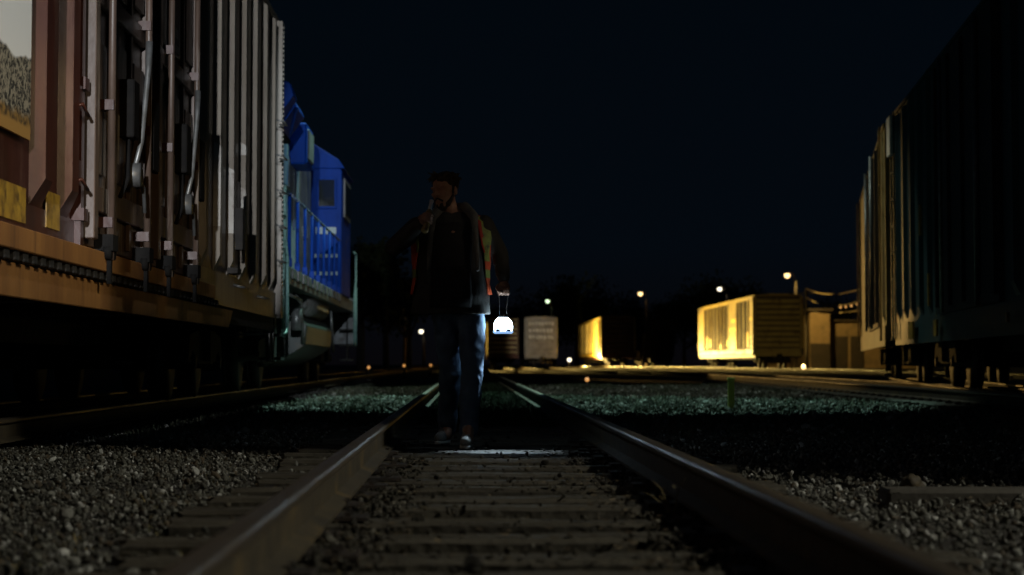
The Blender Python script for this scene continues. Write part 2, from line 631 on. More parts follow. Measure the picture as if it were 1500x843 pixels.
bed = MB()
bed.add([(MAIN_X - .74, -5, G0 + .006), (MAIN_X + .74, -5, G0 + .006), (MAIN_X + .74, 260, G0 + .006), (MAIN_X - .74, 260, G0 + .006)], [(0, 1, 2, 3)])
tag(bed.build('track_ground', 'dark_bed'), kind='structure')
main = empty('railway_track', (MAIN_X, 0, 0), 'worn railway track on dark wooden sleepers that the man with the lantern walks along', 'railway track', 'railway tracks of the yard')
for s in (-1, 1):
    rail_mb([(s * .75, p[1], .016) for p in straight(0, -3, 260)]).build('rail', ['rail_rust', 'rail_head'], main)
protos = []
k = 0
y = 2.95
tie_ys = []
while y < 52:
    if len(protos) < 4:
        t = make_tie_proto(k + 3, main)
        protos.append(t)
    else:
        t = copy_tree(protos[k % 4], main)
    t.location = (random.uniform(-.06, .06), y, random.uniform(-.012, .008) - (0 if y < 15 else .075))
    t.rotation_euler = (random.uniform(-.02, .02), random.uniform(-.008, .008), random.uniform(-.012, .012) + (PI if k % 3 == 0 else 0))
    tie_ys.append(y)
    y += .54
    k += 1

left = empty('railway_track', (LEFT_X, 0, 0), 'railway track under the blue locomotive and the brown boxcar', 'railway track', 'railway tracks of the yard')
for s in (-1, 1):
    rail_mb([(s * .75, p[1], .016) for p in straight(0, -3, 200)]).build('rail', ['rail_rust', 'rail_head'], left)
for i in range(60):
    t = copy_tree(protos[i % 4], left)
    t.location = (random.uniform(-.05, .05), 6 + .6 * i, random.uniform(-.01, .008) - .06)


def curve_track(ctrl, label, ties=0, bed=True):
    """ctrl = (x, y) centre-line points, smoothed; rails either side"""
    P = [Vector((a, b, 0)) for a, b in ctrl]
    pts = []
    for i in range(len(P) - 1):
        p0, p1, p2, p3 = P[max(i - 1, 0)], P[i], P[i + 1], P[min(i + 2, len(P) - 1)]
        for q in range(8):
            t = q / 8
            pts.append(.5 * ((2 * p1) + (p2 - p0) * t + (2 * p0 - 5 * p1 + 4 * p2 - p3) * t * t + (3 * p1 - p0 - 3 * p2 + p3) * t ** 3))
    pts.append(P[-1])
    root = empty('railway_track', (0, 0, 0), label, 'railway track', 'railway tracks of the yard')
    sides = {}
    for s in (-1, 1):
        q = []
        for i, p in enumerate(pts):
            d = (pts[min(i + 1, len(pts) - 1)] - pts[max(i - 1, 0)]).normalized()
            n_ = Vector((d.y, -d.x, 0))
            v = p + n_ * s * .75
            q.append((v.x, v.y, .016))
        rail_mb(q).build('rail', ['rail_rust', 'rail_head'], root)
    # sleepers along the line
    acc = 0
    cnt = 0
    for i in range(len(pts) - 1):
        seg = (pts[i + 1] - pts[i])
        t = (-acc) % .6
        while t < seg.length and cnt < ties:
            p = pts[i] + seg.normalized() * t
            c = copy_tree(protos[cnt % 4], root)
            c.location = (p.x, p.y, 0)
            c.rotation_euler = (0, 0, math.atan2(seg.y, seg.x) - PI / 2)
            cnt += 1
            t += .6
        acc += seg.length
    return root


curve_track([(5.6, 3), (6.0, 8), (6.75, 14), (8.2, 22.5), (9.5, 31), (12.8, 46.7), (16.8, 62), (24, 85), (34, 110)], 'railway track under the dark teal boxcar and the tan boxcar', 80)
curve_track([(7.5, 19), (7.9, 24), (7.15, 31.5), (7.2, 31.6)][:2] + [(8.2, 31.5), (8.75, 46), (9.6, 67), (10.75, 112), (11.2, 200)], 'railway track with a gold glint on its rail left of the tan boxcar', 60)
curve_track([(3.7, 95), (3.7, 150), (3.7, 210)], 'far railway track under the dark brown boxcar behind the lantern')
curve_track([(7.6, 75), (7.6, 130), (7.6, 210)], 'far railway track under the pale grey boxcar seen end on')
curve_track([(14, 60), (15, 110), (15, 160), (15, 215)], 'far railway track under the red brown boxcar with yellow lit side')
curve_track([(17.5, 50), (20.2, 80), (21.2, 111), (21.2, 150)], 'far railway track under the long yellow ribbed boxcar')
curve_track([(12.0, 40), (14, 60), (17.0, 90), (18.75, 145), (18.75, 190)], 'far railway track under the black hopper car')

# ------------------------------------------------------------------ ballast stones
ico = bmesh.new()
bmesh.ops.create_icosphere(ico, subdivisions=2, radius=1)
ICO_V = np.array([v.co[:] for v in ico.verts])
ICO_F = np.array([[v.index for v in f.verts] for f in ico.faces])
ico.free()
TEMPL = []
for i in range(10):
    t = ICO_V.copy()
    t *= (1 + RNG.uniform(-.1, .1, (len(t), 1))) * RNG.uniform(.75, 1.3, 3)
    for _ in range(9):
        n_ = RNG.normal(size=3)
        n_ /= np.linalg.norm(n_)
        d = t @ n_
        t -= np.clip(d - .42, 0, None)[:, None] * n_
    TEMPL.append(t)
TEMPL = np.array(TEMPL)


def rand_rot(n):
    q = RNG.normal(size=(n, 4))
    q /= np.linalg.norm(q, axis=1)[:, None]
    a, b, c, d = q.T
    return np.stack([np.stack([a*a+b*b-c*c-d*d, 2*(b*c-a*d), 2*(b*d+a*c)], -1),
                     np.stack([2*(b*c+a*d), a*a-b*b+c*c-d*d, 2*(c*d-a*b)], -1),
                     np.stack([2*(b*d-a*c), 2*(c*d+a*b), a*a-b*b-c*c+d*d], -1)], 1)


def stones(name, pos, size, m):
    n = len(pos)
    t = TEMPL[RNG.integers(0, len(TEMPL), n)]
    sc = size[:, None] * RNG.uniform(.6, 1.25, (n, 3))
    v = t * sc[:, None, :]
    v = np.einsum('nij,nkj->nki', rand_rot(n), v) + pos[:, None, :]
    f = ICO_F[None] + (np.arange(n) * len(ICO_V))[:, None, None]
    return np_mesh(name, v.reshape(-1, 3), f.reshape(-1, 3), m, 'stuff')


def scatter(n, x0, x1, y0, y1):
    u = RNG.uniform(0, 1, n)
    yy = y0 + (y1 - y0) * u
    return np.stack([RNG.uniform(x0, x1, n), yy], -1)


def rail_clear(p, cx):
    d = np.abs(np.abs(p[:, 0] - cx) - .75)
    return d > .085


ty = np.array(tie_ys)
# outer shoulders: clean grey stone
A = np.concatenate([scatter(30000, -4.4, -.66, 3.6, 14.5), scatter(27000, 1.03, 4.8, 3.6, 14.5)])
A = A[rail_clear(A, MAIN_X)]
on_tie = (np.min(np.abs(A[:, 1][:, None] - ty[None]), axis=1) < .115) & (np.abs(A[:, 0] - MAIN_X) < 1.3)
keep = ~on_tie | (RNG.uniform(0, 1, len(A)) < .04)
A, on_tie = A[keep], on_tie[keep]
sz = np.clip(RNG.lognormal(math.log(.0125), .42, len(A)), .005, .03)
inner = np.abs(A[:, 0] - MAIN_X) < 1.3
lump = np.array([mnoise.noise((p[0] * 1.7, p[1] * 1.7, .5)) for p in A])
z = np.where(on_tie, .006, G0 + RNG.uniform(0, .05, len(A)) + np.where(inner, 0, .02) + lump * .02)
stones('ballast_stones', np.column_stack([A, z]), sz, 'stone')
# between the rails: dark stone, sparse
B = scatter(22000, MAIN_X - .66, MAIN_X + .66, 3.2, 45)
on_tie = np.min(np.abs(B[:, 1][:, None] - ty[None]), axis=1) < .115
keep = ~on_tie | (RNG.uniform(0, 1, len(B)) < .10)
B, on_tie = B[keep], on_tie[keep]
sz = np.clip(RNG.lognormal(math.log(.015), .4, len(B)), .005, .036)
z = np.where(on_tie, .005, G0 + RNG.uniform(0, .03, len(B)))
stones('dark_ballast_stones', np.column_stack([B, z]), sz, 'stone_dark')
# farther out: gravel among the grass
Cc = np.concatenate([scatter(14000, -3.4, -.7, 14, 42), scatter(26000, 1.1, 7, 14, 45)])
Cc = Cc[rail_clear(Cc, MAIN_X)]
sz = np.clip(RNG.lognormal(math.log(.028), .45, len(Cc)), .01, .08)
stones('yard_gravel', np.column_stack([Cc, np.full(len(Cc), G0 + .012)]), sz, 'stone')


# ------------------------------------------------------------------ grass and litter
def blades(name, pos, hgt, m, wd=.006, lean=.5):
    n = len(pos)
    th = RNG.uniform(0, 2 * PI, n)
    dirx, diry = np.cos(th), np.sin(th)
    ln = RNG.uniform(.1, lean, n) * hgt
    b = np.column_stack([pos, np.full(n, G0)])
    side = np.column_stack([-diry, dirx, np.zeros(n)]) * (wd * RNG.uniform(.6, 1.5, n))[:, None]
    mid = b + np.column_stack([dirx * ln * .35, diry * ln * .35, hgt * .6])
    tip = b + np.column_stack([dirx * ln, diry * ln, hgt])
    v = np.stack([b - side, b + side, mid + side * .8, mid - side * .8, tip + side * .15, tip - side * .15], 1)
    f = np.array([[0, 1, 2, 3], [3, 2, 4, 5]])[None] + (np.arange(n) * 6)[:, None, None]
    return np_mesh(name, v.reshape(-1, 3), f.reshape(-1, 4), m, 'stuff')


def clumpy(P, sc, thr):
    k = np.array([mnoise.noise((p[0] * sc, p[1] * sc * .6, 3.3)) for p in P])
    return P[k + RNG.uniform(-.25, .25, len(P)) > thr]


G = np.concatenate([clumpy(scatter(30000, -3.05, -.64, 13, 48), 1.1, -.02), clumpy(scatter(50000, 1.05, 7.5, 13, 50), .8, .05),
                    clumpy(scatter(9000, -.45, .85, 14, 50), 1.5, .22)])
G = G[rail_clear(G, MAIN_X)]
W_ = scatter(16000, -.5, .88, 15.5, 50)
W_ = W_[rail_clear(W_, MAIN_X)]
blades('dark_weeds', W_, RNG.uniform(.08, .15, len(W_)), 'weed', .007, .8)
blades('grass', G, RNG.uniform(.03, .1, len(G)), 'grass', .008, .9)
D = np.concatenate([clumpy(scatter(2600, 1.0 - .45, .92, 4, 9.5), 2.5, .05), clumpy(scatter(2200, -.5, -.15, 4, 10), 2.5, .15), clumpy(scatter(1500, -1.6, -.7, 4, 11), 2, .3)])
D = D[rail_clear(D, MAIN_X)]
blades('dry_grass', D, RNG.uniform(.02, .075, len(D)), 'dry', .004, 1.6)


def leaves(name, pos, z, size, m):
    n = len(pos)
    base = np.array([[-1, 0, 0], [-.35, -.5, .15], [.5, -.4, .1], [1, 0, .3], [.5, .42, .12], [-.35, .5, .2]])
    v = base[None] * size[:, None, None]
    a = RNG.uniform(0, 2 * PI, n)
    t = RNG.uniform(-.5, .5, n)
    ca, sa, ct, st = np.cos(a), np.sin(a), np.cos(t), np.sin(t)
    Rz = np.zeros((n, 3, 3))
    Rz[:, 0, 0], Rz[:, 0, 1], Rz[:, 1, 0], Rz[:, 1, 1], Rz[:, 2, 2] = ca, -sa, sa, ca, 1
    Rx = np.zeros((n, 3, 3))
    Rx[:, 0, 0], Rx[:, 1, 1], Rx[:, 1, 2], Rx[:, 2, 1], Rx[:, 2, 2] = 1, ct, -st, st, ct
    v = np.einsum('nij,njl,nkl->nki', Rz, Rx, v) + np.column_stack([pos, z])[:, None, :]
    f = np.array([[0, 1, 2, 3], [0, 3, 4, 5]])[None] + (np.arange(n) * 6)[:, None, None]
    return np_mesh(name, v.reshape(-1, 3), f.reshape(-1, 4), m, 'stuff')


E_ = np.concatenate([scatter(700, MAIN_X - .66, MAIN_X + .66, 3.4, 11), scatter(260, -3.5, -.7, 4, 12), scatter(200, 1.05, 3.5, 4, 10)])
F_ = np.concatenate([scatter(1300, MAIN_X - .67, MAIN_X - .35, 3.4, 10.7), scatter(1600, MAIN_X + .3, MAIN_X + .67, 3.4, 10.7)])
F_ = clumpy(F_, 2.2, -.02)
leaves('leaf_debris', F_, RNG.uniform(-.03, .022, len(F_)), RNG.uniform(.005, .018, len(F_)), 'dead_leaf')
S_ = clumpy(np.concatenate([scatter(1500, MAIN_X - .67, MAIN_X - .42, 3.4, 10.6), scatter(1500, MAIN_X + .42, MAIN_X + .67, 3.4, 10.6), scatter(350, MAIN_X - .6, MAIN_X + .6, 3.4, 10.6)]), 2.2, .12)
stones('track_debris', np.column_stack([S_, RNG.uniform(-.03, .012, len(S_))]), np.clip(RNG.lognormal(math.log(.011), .4, len(S_)), .004, .028), 'stone_mid')
leaves('fallen_leaves', E_, RNG.uniform(-.02, .018, len(E_)), RNG.uniform(.006, .022, len(E_)), 'dead_leaf')

# upright dead weed beside the right rail, and a curled leaf
wd = empty('dead_weed', tuple(at(985, 752, 6.4)), 'dry branching weed standing against the right rail of the track', 'weed')
wd.location.z = -.04
st = MB()
rw = random.Random(5)
for i in range(9):
    a = rw.uniform(0, 2 * PI)
    l = rw.uniform(.09, .2)
    q = [(0, 0, 0)]
    for s in range(1, 6):
        t = s / 5
        q.append((math.cos(a) * l * .6 * t ** 1.5 + rw.uniform(-.006, .006), math.sin(a) * l * .4 * t ** 1.5, l * (t - .35 * t * t * (i % 3))))
    st.tube(q, [.0034, .003, .0026, .0022, .0018, .001], 5)
st.build('stem', 'dry', wd)
lf = MB()
for i in range(14):
    a = rw.uniform(0, 2 * PI)
    c = Vector((math.cos(a) * rw.uniform(.01, .09), math.sin(a) * .04, rw.uniform(.02, .15)))
    d = Vector((rw.uniform(-1, 1), rw.uniform(-1, 1), rw.uniform(-.4, .8))).normalized() * rw.uniform(.012, .03)
    s = d.cross(Vector((0, 0, 1))).normalized() * .004
    lf.add([c - s, c + s, c + d], [(0, 1, 2)])
tag(lf.build('leaf', 'dry', wd), kind='stuff')

# loose timber lying at the right
p = at(1470, 722, 7.45)
tb = MB()
tb.box(-.9, .9, -.11, .11, -.08, .1)
tag(tb.build('timber', 'stump', loc=(p.x + .35, p.y, -.085), bevel=.015), 'old grey sleeper lying loose on the gravel right of the track', 'timber').rotation_euler = (0, 0, -.03)
tb = MB()
tb.ball((0, 0, 0), (.07, .06, .055), 8)
r_ = tb.build('rock', 'rail_rust', loc=tuple(at(1098, 0, 8.6).xy) + (-.01,))
r_.modifiers.new('rough', 'SUBSURF').levels = 1
dd = r_.modifiers.new('bumps', 'DISPLACE')
dd.texture = bpy.data.textures.new('rock', 'CLOUDS')
dd.texture.noise_scale = .06
dd.strength = .05
r_.location = at(1337, 708, 7.9)
r_.location.z = 0
tag(r_, 'reddish fist sized rock sitting proud of the gravel right of the track', 'rock')


# ------------------------------------------------------------------ rolling stock pieces
def add_truck(parent, y, material='under', wheel_mat='steel_dark', half=.9, r=.42):
    t = MB()
    for s in (-1, 1):
        prof = [(-1.25, .42), (-1.1, .72), (-.55, .78), (.55, .78), (1.1, .72), (1.25, .42), (1.05, .42), (.95, .55), (.5, .4), (-.5, .4), (-.95, .55), (-1.05, .42)]
        t.prism([(y + a, b + .17) for a, b in prof], s * 1.0 - .07, s * 1.0 + .07, axis='x')
        for q in range(3):
            t.cyl((s * 1.0, y - .18 + .18 * q, .52), (s * 1.0, y - .18 + .18 * q, .86), .06, 8)
    t.box(-1.15, 1.15, y - .2, y + .2, .6, .95)
    o = t.build('truck', material, parent)
    for q in (-1, 1):
        wl = MB()
        for s in (-1, 1):
            wl.cyl((s * .68, y + q * half, .17 + r), (s * .80, y + q * half, .17 + r), r, 24)
            wl.cyl((s * .64, y + q * half, .17 + r), (s * .68, y + q * half, .17 + r), r + .03, 24)
        wl.cyl((-1.1, y + q * half, .17 + r), (1.1, y + q * half, .17 + r), .08, 10)
        wl.build('wheelset', wheel_mat, o)
    return o


def add_coupler(parent, y, s, m='under'):
    c = MB()
    c.box(-.1, .1, y, y + s * .35, .93, 1.12)
    c.prism([(-.14, y + s * .35), (.16, y + s * .35), (.18, y + s * .5), (.05, y + s * .62), (-.02, y + s * .5), (-.14, y + s * .6)], .88, 1.16, axis='z')
    c.tube([(.25, y + s * .05, .95), (.25, y + s * .15, .7), (.15, y + s * .4, .5)], .025, 6)
    c.build('coupler', m, parent)


def hat_rib(mb, side, xb, yc, z0, z1, depth, wb, wt, mi=0, taper=.16):
    """a rolled hat-section post on the car side; side = +1/-1"""
    X0, X1 = side * xb, side * (xb + depth)
    ys = [yc - wb / 2, yc - wt / 2, yc + wt / 2, yc + wb / 2]
    vs = [(X0, ys[0], z0), (X0, ys[3], z0), (X0, ys[0], z1), (X1, ys[1], z1 - .04), (X1, ys[2], z1 - .04), (X0, ys[3], z1),
          (X1, ys[1], z0 + taper), (X1, ys[2], z0 + taper)]
    fs = [(0, 6, 7, 1), (0, 2, 3, 6), (6, 3, 4, 7), (7, 4, 5, 1), (2, 5, 4, 3)]
    mb.add(vs, fs, mi)


def add_ladder(parent, x, y0, y1, z0, z1, n, m, normal='x', name='ladder'):
    l = MB()
    for y_ in (y0, y1):
        l.bar((x, y_, z0), (x, y_, z1), .05, .03)
    for i in range(n):
        zz = z0 + .12 + (z1 - z0 - .24) * i / (n - 1)
        l.cyl((x, y0, zz), (x, y1, zz), .014, 6)
    return l.build(name, m, parent)


# ---- the near brown boxcar on the left -------------------------------------------------
CY = 12.9
car = empty('boxcar', (LEFT_X, CY, 0), 'nearest boxcar, rust brown with ribbed side, double plug doors and rusty sill', 'boxcar')


def ly(Y):
    return Y - CY


XB = 1.55
b = MB()
b.box(-XB, XB, -8.85, 8.85, 1.2, 5.1, 0)
b.prism([(-XB - .03, 5.1), (XB + .03, 5.1), (XB + .03, 5.16), (.6, 5.3), (-.6, 5.3), (-XB - .03, 5.16)], -8.87, 8.87, 1)
near_y = [4.6, 5.5, 6.4, 7.3, 8.2, 9.68, 10.33]
far_y = [15.62, 16.5, 17.42, 18.35, 19.3, 20.25, 21.1]
for yy in near_y:
    hat_rib(b, 1, XB, ly(yy), 1.5, 5.05, .085, .26, .17, 0)
for yy in far_y:
    hat_rib(b, 1, XB, ly(yy), 1.5, 5.05, .07, .17, .12, 1)
for yy in near_y + [11.5, 12.9, 14.3] + far_y:
    hat_rib(b, -1, XB, ly(yy), 1.5, 5.05, .085, .24, .15, 1)
# pale repainted stencil blocks on three of the posts, lying on the post flanks
for yy, z0, z1 in ((16.5, 1.95, 2.8), (17.42, 1.95, 2.66), (18.35, 1.95, 2.55), (18.35, 2.9, 3.05)):
    hat_rib(b, 1, XB + .003, ly(yy) - .003, z0, z1, .07, .173, .123, 2, .001)
# lower band behind the doors and the corner post
b.box(XB, XB + .03, ly(15.3), 8.85, 1.17, 1.5, 1)
b.box(XB, XB + .1, 8.66, 8.86, 1.17, 5.1, 1)
b.box(XB, XB + .02, -8.85, ly(10.7), 1.32, 1.5, 0)
for i in range(60):
    zz = 1.35 + i * .062
    b.box(XB + .1, XB + .112, 8.74, 8.78, zz, zz + .03, 1)
# ribbed car end
for i in range(9):
    zz = 1.5 + i * .4
    b.box(-1.4, 1.4, 8.85, 8.92, zz, zz + .2, 1)
b.build('body', ['oxide', 'rib_grey', 'rib_pale'], car)

# flat panel with the painted picture
mu = MB()
mu.box(XB + .02, XB + .04, ly(8.45), ly(9.42), 1.86, 3.1)
mu.build('painted_panel', 'mural', car)

# ledge, toothed slot and side sill
s_ = MB()
s_.box(XB, XB + .11, -8.85, ly(15.9), 1.2, 1.33, 0)
for i in range(64):
    yy = -8.7 + i * .19
    s_.box(XB + .02, XB + .09, yy, yy + .1, 1.145, 1.2, 1)
s_.prism([(-8.85, .95), (ly(17.3), .95), (ly(17.6), 1.14), (-8.85, 1.14)], XB + .015, XB + .04, 0, axis='x')
s_.prism([(-8.85, .95), (ly(17.3), .95), (ly(17.6), 1.14), (-8.85, 1.14)], -XB - .04, -XB - .015, 0, axis='x')
s_.box(XB - .3, XB - .02, -8.8, 8.8, 1.0, 1.2, 1)
s_.build('side_sill', ['sill_rust', 'under'], car, bevel=.006)
u = MB()
u.box(-.35, .35, -8.6, 8.6, .75, 1.2)
for yy in (-6.5, -3, 0, 3, 6.5):
    u.box(-1.5, 1.5, yy - .1, yy + .1, .95, 1.2)
u.cyl((-.7, -2, .85), (-.7, -1, .85), .2, 14)
u.build('underframe', 'under', car)


def plug_door(Y0, Y1):
    d = MB()
    a, c = ly(Y0), ly(Y1)
    wdt = c - a
    X = XB
    d.box(X, X + .035, a, c, 1.36, 4.98)                           # slab
    for f0, f1, dp in ((0, .06, .11), (.33, .37, .10), (.66, .69, .07), (.93, 1.0, .10)):   # posts
        d.box(X + .036, X + dp, a + wdt * f0, a + wdt * f1, 1.4, 4.9)
    for zz, hh in ((1.60, .17), (3.0, .13), (4.45, .13)):           # cross rails
        d.box(X + .037, X + .085, a + wdt * .07, c - wdt * .08, zz, zz + hh)
    for zz in (1.86, 3.2):                                          # pressed panels
        d.box(X + .036, X + .055, a + wdt * .42, a + wdt * .62, zz, zz + 1.0)
        d.box(X + .036, X + .07, a + wdt * .72, a + wdt * .9, zz + .05, zz + .95)
        d.box(X + .036, X + .06, a + wdt * .1, a + wdt * .28, zz, zz + .9)
    o = d.build('plug_door', 'oxide_door', car, bevel=.006)
    for f0, f1, z0, z1 in ((.45, .56, 3.36, 3.44), (.46, .59, 3.24, 3.30), (.44, .5, 2.0, 2.35)):   # faint stencil patches
        st = MB()
        st.box(X + .0555, X + .0575, a + wdt * f0, a + wdt * f1, z0, z1)
        st.build('stencil', 'rib_pale', o)
    for f in (.2, .84):                                             # locking bars
        p_ = MB()
        yy = a + wdt * f
        p_.cyl((X + .13, yy, 1.28), (X + .13, yy, 4.95), .026, 10)
        br = MB()
        pb_ = p_.build('locking_bar', 'oxide_door', o)
        for zz in (1.5, 2.3, 3.1, 4.0, 4.8):
            br = MB()
            br.box(X + .03, X + .15, yy - .04, yy + .04, zz, zz + .07)
            br.build('bar_bracket', 'oxide', o)
    lv = MB()                                                       # operating lever
    yy = a + wdt * .66
    lv.tube([(X + .12, yy - .1, 1.98), (X + .15, yy + .0, 2.2), (X + .17, yy + .13, 2.75), (X + .17, yy + .17, 2.98)], [.018, .02, .022, .028], 8)
    lv.cyl((X + .03, yy - .1, 1.95), (X + .17, yy - .1, 1.95), .09, 12)
    lv.tube([(X + .14, yy - .1, 1.95), (X + .15, yy + .1, 1.88), (X + .15, yy + .16, 1.7)], .016, 6)
    lv.build('door_lever', 'galv', o)
    gb = MB()                                                       # gear box
    gb.box(X + .036, X + .16, a + wdt * .5, a + wdt * .6, 2.2, 2.62)
    gb.tube([(X + .1, a + wdt * .55, 2.24), (X + .12, a + wdt * .5, 1.9), (X + .1, a + wdt * .42, 1.75)], .02, 6)
    gb.build('gear_box', 'black', o, bevel=.01)
    gb = MB()
    gb.box(X + .101, X + .15, a + wdt * .9, a + wdt * 1.02, 2.05, 2.6)
    gb.build('lock_box', 'black', o, bevel=.01)
    for f in (.2, .84):                                             # rollers and carriages at the foot
        rl = MB()
        yy = a + wdt * f
        rl.box(X + .04, X + .165, yy - .08, yy + .08, 1.34, 1.45)
        rl.cyl((X + .1, yy - .05, 1.33), (X + .15, yy - .05, 1.33), .05, 10)
        rl.cyl((X + .1, yy + .05, 1.33), (X + .15, yy + .05, 1.33), .05, 10)
        rl.box(X + .112, X + .14, yy - .025, yy + .025, 1.12, 1.3)
        rl.build('roller', 'black', o)
    return o


plug_door(10.75, 12.72)
plug_door(12.96, 14.93)
# tall door post bars beside the second door, with hangers
for yy in (15.13, 10.62):
    p_ = MB()
    p_.box(XB, XB + .06, ly(yy) - .04, ly(yy) + .04, 1.33, 5.0)
    for zz in (1.5, 2.35, 3.4, 4.3):
        p_.box(XB, XB + .085, ly(yy) - .06, ly(yy) + .06, zz, zz + .08)
    p_.build('door_post', 'oxide', car)
# track rails along the door head and foot
p_ = MB()
p_.box(XB, XB + .09, ly(10.6), ly(18.2), 4.98, 5.07)
p_.build('door_rail', 'oxide', car)
# yellow reflector strips
for Y0, Y1, z0, z1 in ((8.5, 9.4, 1.38, 1.58), (9.86, 10.18, 1.4, 1.62), (11.75, 12.0, 1.45, 1.6)):
    p_ = MB()
    p_.box(XB + .021, XB + .026, ly(Y0), ly(Y1), z0, z1)
    p_.build('reflector_strip', 'reflector', car)
# grab irons and hanging details on the ribbed end
for yy, zz in ((17.9, 1.42), (19.9, 1.38), (21.2, 1.9), (21.2, 2.35), (21.2, 2.8), (21.2, 3.25), (21.2, 3.7)):
    p_ = MB()
    q = XB + .03 if zz < 1.6 else XB + .085
    p_.tube([(q, ly(yy) - .2, zz), (q + .1, ly(yy) - .2, zz - .02), (q + .1, ly(yy) + .2, zz - .02), (q, ly(yy) + .2, zz)], .012, 6)
    p_.build('grab_iron', 'galv', car)
p_ = MB()
p_.box(XB + .09, XB + .17, ly(17.35), ly(17.55), 1.78, 2.22)
p_.cyl((XB + .12, ly(17.4), 2.2), (XB + .12, ly(17.4), 2.5), .02, 6)
p_.box(XB + .03, XB + .14, ly(17.2), ly(17.5), 1.52, 1.58)
p_.build('route_card_board', 'under', car)
for zz in (1.72, 2.2):
    p_ = MB()
    p_.box(XB + .002, XB + .07, ly(10.46), ly(10.54), zz, zz + .16)
    p_.tube([(XB + .02, ly(10.4), zz), (XB + .1, ly(10.42), zz + .03), (XB + .1, ly(10.6), zz - .02)], .012, 6)
    p_.build('hasp', 'oxide', car)
add_truck(car, -6.2)
add_truck(car, 6.2)
add_coupler(car, 8.85, 1)
for s in (-1, 1):
    p_ = MB()
    p_.tube([(s * 1.5, 8.6, 1.2), (s * 1.52, 8.6, .62), (s * 1.52, 8.95, .62), (s * 1.5, 8.95, 1.2)], .016, 6)
    p_.build('stirrup_step', 'galv', car)
p_ = MB()
p_.tube([(XB, 8.95, .98), (.9, 9.0, .95), (.2, 9.05, 1.05)], .014, 6)
p_.build('uncoupling_lever', 'galv', car)
p_ = MB()
p_.tube([(.3, 9.0, 1.05), (.45, 9.3, .6), (.3, 9.7, .55)], .03, 8)
p_.build('air_hose', 'black', car)
# brake wheel end details
p_ = MB()
p_.tube([(XB + .05, 8.93, z_) for z_ in (1.3, 2.6, 3.9, 5.0)], .018, 6)
p_.tube([(XB - .35, 8.96, z_) for z_ in (1.3, 2.6, 3.9, 5.0)], .018, 6)
for i in range(9):
    p_.cyl((XB + .05, 8.95, 1.5 + .4 * i), (XB - .35, 8.95, 1.5 + .4 * i), .012, 6)
p_.build('ladder', 'galv', car)

# ---- the blue locomotive ----------------------------------------------------------------
LY0 = 30.0
loco = empty('locomotive', (LEFT_X, LY0, 0), 'blue diesel locomotive with pale turquoise step rails coupled behind the brown boxcar', 'locomotive')


def lq(Y):
    return Y - LY0


f = MB()
f.box(-1.5, 1.5, lq(22.9), lq(37.6), 1.72, 1.98, 0)                 # deck
f.box(-.9, .9, lq(23.2), lq(37.2), 1.2, 1.72, 1)
for s in (-1, 1):
    for i in range(13):                                             # notched sill edge
        yy = 23.4 + i * .8
        f.box(s * 1.5 if s > 0 else -1.53, 1.53 if s > 0 else -1.5, lq(yy), lq(yy + .5), 1.82, 1.975, 0)
f.box(-1.5, 1.5, lq(22.85), lq(22.97), 1.2, 2.05, 0)
f.box(-1.5, 1.5, lq(37.55), lq(37.7), 1.0, 2.05, 0)
f.build('frame', ['loco_grey', 'under'], loco, bevel=.01)
h = MB()
hw = .9
h.prism([(-hw, 1.98), (hw, 1.98), (hw, 4.45), (hw - .18, 4.75), (-hw + .18, 4.75), (-hw, 4.45)], lq(24.0), lq(33.5), 0)
for s in (-1, 1):
    for i in range(11):                                             # hood doors, raised a little
        yy = 24.3 + i * .82
        h.box(min(s * hw, s * (hw + .015)), max(s * hw, s * (hw + .015)), lq(yy), lq(yy + .76), 2.1, 4.25, 0)
        h.box(min(s * hw, s * (hw + .045)), max(s * hw, s * (hw + .045)), lq(yy + .64), lq(yy + .7), 3.0, 3.2, 0)
    for i in range(4):
        h.tube([(s * (hw + .015), lq(27.9 + i * 1.1), 3.6), (s * (hw + .06), lq(27.9 + i * 1.1), 3.58), (s * (hw + .06), lq(28.1 + i * 1.1), 3.58), (s * (hw + .015), lq(28.1 + i * 1.1), 3.6)], .012, 5, 0)
h.build('hood', ['blue_worn'], loco)
fl = MB()
fl.prism([(-1.05, 4.36), (1.05, 4.36), (1.36, 4.78), (1.3, 4.98), (1.02, 5.1), (-1.02, 5.1), (-1.3, 4.98), (-1.36, 4.78)], lq(25.7), lq(26.2), 0)
fl.prism([(-1.03, 4.36), (1.03, 4.36), (1.31, 4.76), (1.22, 4.93), (.98, 5.03), (-.98, 5.03), (-1.22, 4.93), (-1.31, 4.76)], lq(26.2), lq(27.9), 0)
fl.box(-1.1, 1.1, lq(25.8), lq(27.7), 4.28, 4.358, 1)
for s in (-1, 1):                                                   # radiator grille on the slanted side
    for i in range(2):
        fl.bar((s * 1.1, lq(26.4 + i * 1.3), 4.45), (s * 1.33, lq(26.3 + i * .25), 4.74), .05, .03, 0)
fl.build('radiator', ['blue', 'black', 'loco_grey'], loco, bevel=.03)
bx = MB()
bx.box(-1.2, 1.2, lq(29.4), lq(30.6), 4.15, 4.9, 0)
bx.box(-1.23, 1.23, lq(29.6), lq(30.5), 4.25, 4.82, 1)
bx.build('intake_box', ['blue', 'loco_grey'], loco, bevel=.03)
ex = MB()
ex.box(-.3, .3, lq(28.4), lq(29.0), 4.75, 5.0)
ex.build('exhaust_stack', 'black', loco)
cb = MB()
prof = [(-1.52, 1.98), (1.52, 1.98), (1.52, 4.5), (1.4, 4.68), (.9, 5.0), (.4, 5.14), (-.4, 5.14), (-.9, 5.0), (-1.4, 4.68), (-1.52, 4.5)]
cb.prism(prof, lq(33.5), lq(36.0), 0)
cb.prism([(a * 1.04, (z_ - 3.4) * 1.025 + 3.42) for a, z_ in prof[2:]], lq(33.42), lq(36.2), 0)
